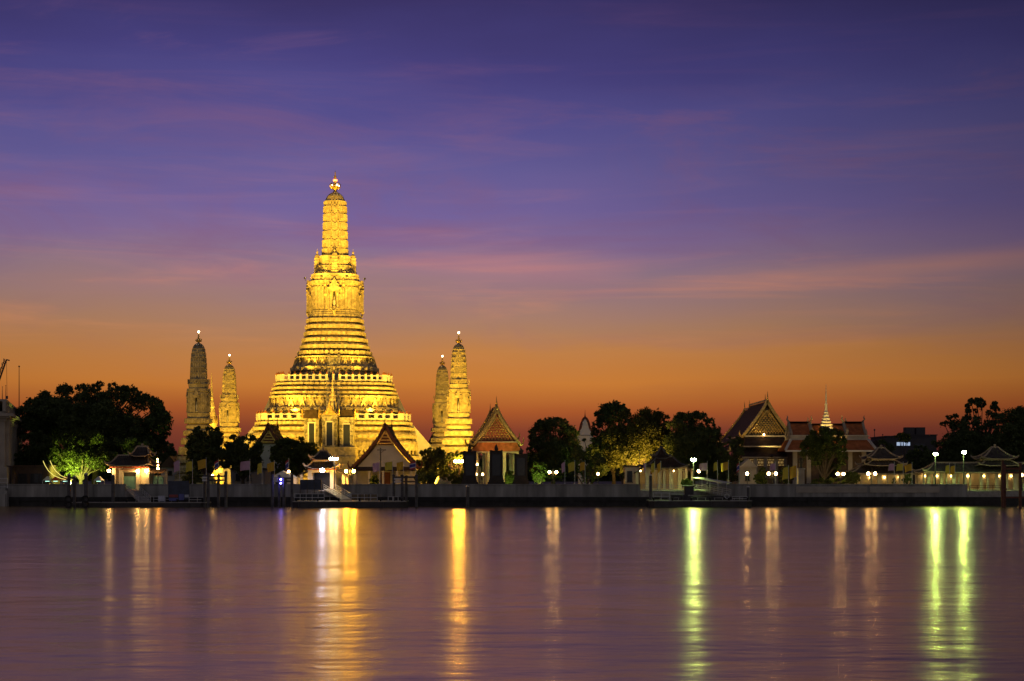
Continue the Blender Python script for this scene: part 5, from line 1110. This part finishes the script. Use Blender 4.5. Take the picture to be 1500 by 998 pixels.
where = [('before the dim corner tower', [('pink', 263, 675, 9, 15), ('yellow', 282, 676, 10, 14), ('amber', 302, 673, 13, 13), ('thai', 320, 675, 6, 13)]),
         ('beside the white gabled tent', [('pink', 366, 675, 14, 13), ('yellow', 384, 678, 7, 15), ('amber', 402, 677, 11, 13), ('thai', 423, 674, 5, 15)]),
         ('before the white gable hall', [('pink', 556, 677, 10, 13), ('yellow', 575, 676, 11, 12), ('amber', 591, 676, 10, 12), ('thai', 609, 676, 9, 11)]),
         ('between the ragged tree and the gold-lit tree', [('pink', 827.5, 677, 5, 14), ('yellow', 842, 677, 10, 13), ('amber', 857, 677, 8, 12)]),
         ('before the dark two-tier pavilion', [('pink', 946, 678, 3, 13), ('yellow', 959, 678, 5, 13), ('amber', 968, 678, 5, 13)]),
         ('beside the brightest green lamp', [('pink', 1036, 678, 12, 11), ('yellow', 1051, 677, 6, 12), ('amber', 1067, 677, 11, 12), ('thai', 1083, 679, 4, 12)]),
         ('beside the statue on its pedestal', [('pink', 1136, 679, 9, 10), ('yellow', 1155, 684, 9, 17), ('amber', 1167, 682, 10, 17)]),
         ('before the turret near the spired gate', [('pink', 1310, 679, 9, 10), ('yellow', 1323, 679, 10, 10), ('amber', 1336, 680, 11, 10)]),
         ('between the two green lamps', [('yellow', 1391, 681, 6, 12), ('amber', 1399, 682, 7, 12)])]
adj = {'pink': 'pale pink flag', 'yellow': 'bright yellow flag', 'amber': 'amber orange flag', 'thai': 'red, white and blue striped flag'}
sd = 0
for wh, fl in where:
    for col, px, yt, wp, hp in fl: sd += 1; flag(col, px, yt, wp, hp, adj[col]+' on a thin pole '+wh, sd)
# utility pole
Y = 296.0; rt = thing('utility_pole', 'bare wooden utility pole with a crossarm before the white gable hall', 'utility pole', (WX(557, Y), Y, GZ)); m = MB(); m.tube([(0, .3, 0), (0, .3, HZ(656, Y))], [.2, .13], 8); m.build('pole', M['pile'], rt); m = MB(); m.box(U(2, Y), .1, HZ(660, Y), U(13, Y), .14, .18); m.bar((0, .1, HZ(664, Y)), (U(6, Y), .1, HZ(660, Y)), .08); m.build('crossarm', M['pile'], rt)

# ------------------------------------------------------------------ piles, mooring gantries, pontoons
def pile(label, px, yt, Y, r=.32, tyre=False, m='pile'):
    rt = thing('mooring_pile', label, 'mooring pile', (WX(px, Y), Y, -1.0), 0, 'mooring piles standing in the river'); z = WZ(yt, Y)+1.0
    b = MB(); b.tube([(0, 0, 0), (0, 0, z)], r, 10); b.build('post', M[m], rt); b = MB(); b.lathe(0, 0, [(r*1.12, z), (r*1.12, z+.12), (.03, z+.3)], 10); b.build('cap', M['steel' if m == 'pile' else m], rt)
    if tyre:
        b = MB()
        for zc in (1.6, 2.5): b.tube([(math.cos(a)*.55, -r-.16, zc+math.sin(a)*.55) for a in [k*math.pi/6 for k in range(13)]], .16, 6)
        b.build('tyre', M['rubber'], rt)
for px, yt, Y, r, ty, lb in ((101, 696, 277, .3, True, 'grey mooring pile with tyres, first of three under the lit tree'), (109, 699, 279, .26, False, 'thinner grey mooring pile, middle of three under the lit tree'), (126, 695, 278, .32, True, 'thick grey mooring pile by the landing stage, last of three under the lit tree'),
        (165.5, 697, 283, .3, False, 'grey mooring pile standing before the green-door gate'), (685, 713, 284, .3, False, 'lone mooring pile below the first dark framed panel'), (953, 697, 284, .28, False, 'dark mooring pile beside the green-lit floating landing'), (1096, 714, 284, .26, False, 'dark mooring pile at the far end of the green-lit floating landing')):
    pile(lb, px, yt, Y, r, ty)
pole_thing('landing_mast', 'tall thin dark mast before the gold-lit tree by the two-tier pavilion', 'mast', 936.5, 291, 660, 722, .12)
def mooring_frame(label, posts, beams, sign, Y, m='pile', leds=None):
    pc = posts[0][0]; rt = thing('mooring_gantry', label, 'mooring gantry', (WX(pc, Y), Y, -1.0)); X = lambda p: WX(p, Y)-WX(pc, Y); z = lambda y: WZ(y, Y)+1.0
    for p, yt, dy in posts: b = MB(); b.tube([(X(p), dy, 0), (X(p), dy, z(yt))], .26, 10); b.lathe(X(p), dy, [(.3, z(yt)), (.3, z(yt)+.1), (.03, z(yt)+.25)], 10); b.build('post', M[m], rt)
    for a, b_, y, dy in beams: b = MB(); b.box((X(a)+X(b_))/2, dy, z(y), X(b_)-X(a), .22, .3); b.build('beam', M[m], rt)
    for a, b_, y0, y1 in sign:
        b = MB(); b.box((X(a)+X(b_))/2, -.45, z(y1), X(b_)-X(a), .1, z(y0)-z(y1)); b.build('sign_panel', M['steel'], rt)
    for p, y in leds or (): b = MB(); b.ball(X(p), -.4, z(y), .17, 8); b.build('blue_lamp', M['g_blue'], rt)
mooring_frame('mooring gantry with pale sign panels before the dim corner tower trees', [(297.5, 697, 1.5), (305, 695, 0), (319, 697, .8), (331, 692, 0)], [(297.5, 331, 699, .4), (297.5, 331, 705, .4)], [(297, 304, 698.5, 701), (297, 304, 702.5, 705)], 280)
mooring_frame('mooring gantry carrying two blue lamps beside the central floating landing', [(399, 696, 0), (408, 698, .8), (416, 701, 0), (427, 696, .6)], [(399, 427, 702, .4), (399, 427, 706.5, .4)], [(401, 407, 700, 706)], 279, leds=[(411.8, 702.5), (411.8, 708)])
mooring_frame('mooring gantry with pale signs before the white gable hall flags', [(576, 697, 1.2), (589, 697, 0), (594.5, 698, 1.0), (610, 697, 0)], [(576, 610, 700.5, .5), (576, 610, 707, .5)], [(577.5, 588, 700.5, 703), (577.5, 588, 704.5, 707)], 281)
mooring_frame('tall red-brown timber landing frame at the frame edge', [(1468.5, 676, 0), (1478, 682, 2.5), (1494.5, 680, 0)], [(1468.5, 1494.5, 688, 0), (1468.5, 1494.5, 694, 0), (1468.5, 1478, 718, 1.2), (1468.5, 1500, 730, 0)], [], 279, 'wood')
def pontoon(label, x0, x1, y_deck, Y0, Y1, rails):
    xc = (x0+x1)/2; z = WZ(y_deck, Y0); rt = thing('floating_landing', label, 'pontoon', (WX(xc, Y0), Y0, 0)); W = U(x1-x0, Y0); D = Y1-Y0
    m = MB(); m.prism([(-W/2, .8), (-W/2+1, 0), (W/2-1, 0), (W/2, .8), (W/2, D), (-W/2, D)], -.4, z-.12)
    k = 0
    while k*5 < W-2: m.box(-W/2+1+k*5, -.12, .15, .3, .22, z-.3); k += 1
    m.build('hull', M['hull'], rt); m = MB(); m.box(0, D/2, z-.12, W, D, .12); m.build('deck', M['deck'], rt)
    for p in np.linspace(x0+6, x1-6, 6):
        m = MB(); xb = WX(p, Y0)-WX(xc, Y0); m.lathe(xb, .5, [(.16, z), (.14, z+.35), (.24, z+.4), (.24, z+.5), (.05, z+.55)], 8); m.build('bollard', M['rubber'], rt)
    for a, b_, hgt, dy in rails:
        m = MB(); xa, xb = WX(a, Y0)-WX(xc, Y0), WX(b_, Y0)-WX(xc, Y0); n = max(2, int((xb-xa)/1.0))
        for k in range(n+1): x = xa+(xb-xa)*k/n; m.bar((x, dy, z), (x, dy, z+hgt), .06)
        for t in (.5, 1): m.bar((xa, dy, z+hgt*t), (xb, dy, z+hgt*t), .07)
        m.build('railing', M['steel'], rt)
    return rt, z, xc
pt, z, xc = pontoon('long dark floating landing before the green-door gate', 104, 302, 736, 281, 286, [(190, 243, .9, 4.6), (276, 300, .9, .6)])
m = MB(); X = lambda p: WX(p, 281)-WX(xc, 281); m.box(X(258), 2.2, z+.5, U(31, 281), .18, 3.3); nb = m.build('notice_board', M['board'], pt); m = MB()
for p in (244, 259, 273): m.box(X(p), 2.4, z, .14, .14, 3.6)
m.build('board_post', M['dark_metal'], nb)
for a, b_, y0, y1, mt in ((244, 257, 725, 729, 'board_red'), (258.5, 266, 724, 733, 'board_blue'), (267, 273, 725, 729, 'board_pale'), (244, 257, 730, 734, 'board_blue')): m = MB(); m.box(X((a+b_)/2), 2.08, WZ(y1, 281), U(b_-a, 281), .06, WZ(y0, 281)-WZ(y1, 281)); m.build('poster', M[mt], nb)
m = MB(); m.box(X(233), 2.0, z+.15, U(10, 281), .15, 1.0); m.bar((X(229), 2.1, z), (X(229), 2.1, z+.2), .1); m.bar((X(237), 2.1, z), (X(237), 2.1, z+.2), .1); m.build('white_sign', M['board_pale'], pt)
pt, z, xc = pontoon('central floating landing with glass screens before the white-lit gate', 428, 594, 734.5, 278, 287, [(448, 476, 1.6, 7.5), (430, 474, 1.3, .8), (514, 552, 1.3, .8)]); X = lambda p: WX(p, 278)-WX(xc, 278)
for a, b_, y0, y1, dy, mt, n in ((434, 465, 704, 718, 5.5, 'board', 3), (433, 474, 724.5, 733, .9, 'glass', 4), (514, 552, 723.5, 733, .9, 'amber_glass', 3)):
    m = MB(); m.box((X(a)+X(b_))/2, dy, WZ(y1, 278), X(b_)-X(a), .1, WZ(y0, 278)-WZ(y1, 278)); sc = m.build('screen', M[mt], pt); m = MB()
    for k in range(n+1): m.box(X(a)+(X(b_)-X(a))*k/n, dy+.02, z, .13, .18, WZ(y0, 278)-z)
    m.box((X(a)+X(b_))/2, dy+.02, WZ(y0, 278), X(b_)-X(a), .2, .1); m.build('frame', M['dark_metal'], sc)
for p in (571, 579): m = MB(); m.box(X(p), 1.4, z+.75, .9, .7, .06); [m.bar((X(p)+a, 1.4+b_, z), (X(p)+a, 1.4+b_, z+.75), .05) for a in (-.4, .4) for b_ in (-.3, .3)]; m.build('table', M['steel'], pt)
def gangway(label, p0, p1, Y0, Y1, z0, z1, w_=2.2, canopy=False):
    a = Vector((WX(p0, Y0), Y0, z0)); b = Vector((WX(p1, Y1), Y1, z1)); rt = thing('gangway', label, 'gangway', a); b = b-a; d = b.normalized(); s = Vector((-d.y, d.x, 0)).normalized()*w_/2; o = Vector((0, 0, 0))
    m = MB(); m.add([o-s, o+s, b+s, b-s, o-s+Vector((0, 0, .18)), o+s+Vector((0, 0, .18)), b+s+Vector((0, 0, .18)), b-s+Vector((0, 0, .18))], [(3, 2, 1, 0), (4, 5, 6, 7), (0, 1, 5, 4), (1, 2, 6, 5), (2, 3, 7, 6), (3, 0, 4, 7)]); m.build('walkway', M['deck'], rt)
    n = max(4, int(b.length/1.1)); H = 2.3 if canopy else 1.1
    for sg in (-1, 1):
        m = MB()
        for k in range(n+1): p = b*k/n+s*sg; m.bar(p, p+Vector((0, 0, H if canopy and k % 2 == 0 else 1.1)), .07)
        for t in (.4, .75, 1.1): m.bar(s*sg+Vector((0, 0, t)), b+s*sg+Vector((0, 0, t)), .07)
        m.build('handrail', M['steel'], rt)
    if canopy: m = MB(); m.bar(Vector((0, 0, H)), b+Vector((0, 0, H)), w_+.5, .12); m.build('canopy', M['steel'], rt)
gangway('white-railed gangway sloping down to the central floating landing', 482, 508, 291, 283.5, 2.95, z+.05, 2.2)
gangway('short railed gangway in the wall gap below the green-door gate', 192, 212, 291, 284.5, 2.95, .8, 2.2)
pt, z, xc = pontoon('green-lit floating landing under the brightest green lamp', 952, 1102, 733.5, 279, 287, [(960, 984, 1.3, 4), (986, 1016, 1.1, 6), (1074, 1096, .7, 1.2)]); X = lambda p: WX(p, 279)-WX(xc, 279)
m = MB(); m.box(X(1034), 5.0, z, U(60, 279), 2.4, .75); m.box(X(1000), 5.6, z, U(24, 279), 2.0, .95); m.build('raised_deck', M['hull'], pt)
m = MB(); m.tube([(X(1069)+math.cos(a)*.4, 3.6, z+.75+math.sin(a)*.4) for a in [k*math.pi/6 for k in range(13)]], .09, 6); m.build('life_ring', M['steel'], pt)
m = MB(); m.box(X(1015), 6.5, z+.95, 1.6, 1.2, 1.5); m.box(X(1015), 6.5, z+2.45, 1.9, 1.5, .12); m.build('ticket_box', M['hull'], pt)
for p in (975, 990, 1030, 1055, 1084): m = MB(); m.box(X(p), 2.2, z+.42, 1.7, .45, .07); m.box(X(p)-.7, 2.2, z, .1, .4, .42); m.box(X(p)+.7, 2.2, z, .1, .4, .42); m.build('bench', M['deck'], pt)
gangway('canopied gangway sloping down onto the green-lit floating landing', 1022, 1064, 291, 284.5, 2.95, z+.8, 2.2, True)
# railings on the landing steps
def railing(label, x0, x1, Y, zb, hgt, m='steel', cross=False):
    rt = thing('railing', label, 'railing', (WX((x0+x1)/2, Y), Y, zb)); W = U(x1-x0, Y); n = max(2, int(W/1.3)); b = MB()
    for k in range(n+1): b.bar((-W/2+W*k/n, 0, 0), (-W/2+W*k/n, 0, hgt), .09)
    b.build('post', M[m], rt); b = MB()
    for t in (.15, .6, 1): b.bar((-W/2, 0, hgt*t), (W/2, 0, hgt*t), .07)
    if cross:
        for k in range(n): b.bar((-W/2+W*k/n, 0, .1), (-W/2+W*(k+1)/n, 0, hgt), .05); b.bar((-W/2+W*(k+1)/n, 0, .1), (-W/2+W*k/n, 0, hgt), .05)
    b.build('rail', M[m], rt)
railing('cross-braced railing lit green on the landing step before the two-tier pavilion', 942, 984, 291.2, 2.82, 1.15, 'steel', True); railing('plain railing on the landing step near the brightest green lamp', 986, 1036, 291.2, 2.82, 1.0)
railing('dark railing on the landing step behind the timber landing frame', 1420, 1466, 291.2, 2.82, 1.0, 'wood'); railing('white railing before the columned building at the frame edge', -20, 11, 288.9, 3.3, 1.8)
Y = 289.0; rt = thing('stone_landing', 'pale stepped stone landing below the columned building', 'landing', (WX(-4, Y), Y, -1)); m = MB(); m.box(0, .2, 0, U(30, Y), 3.0, 3.3); m.box(0, .4, 3.3, U(26, Y), 2.2, 1.0); m.build('steps', M['concrete'], rt); m = MB(); m.box(U(14, Y), -.5, 1.0, .6, .8, 2.9); m.build('end_post', M['concrete'], rt)
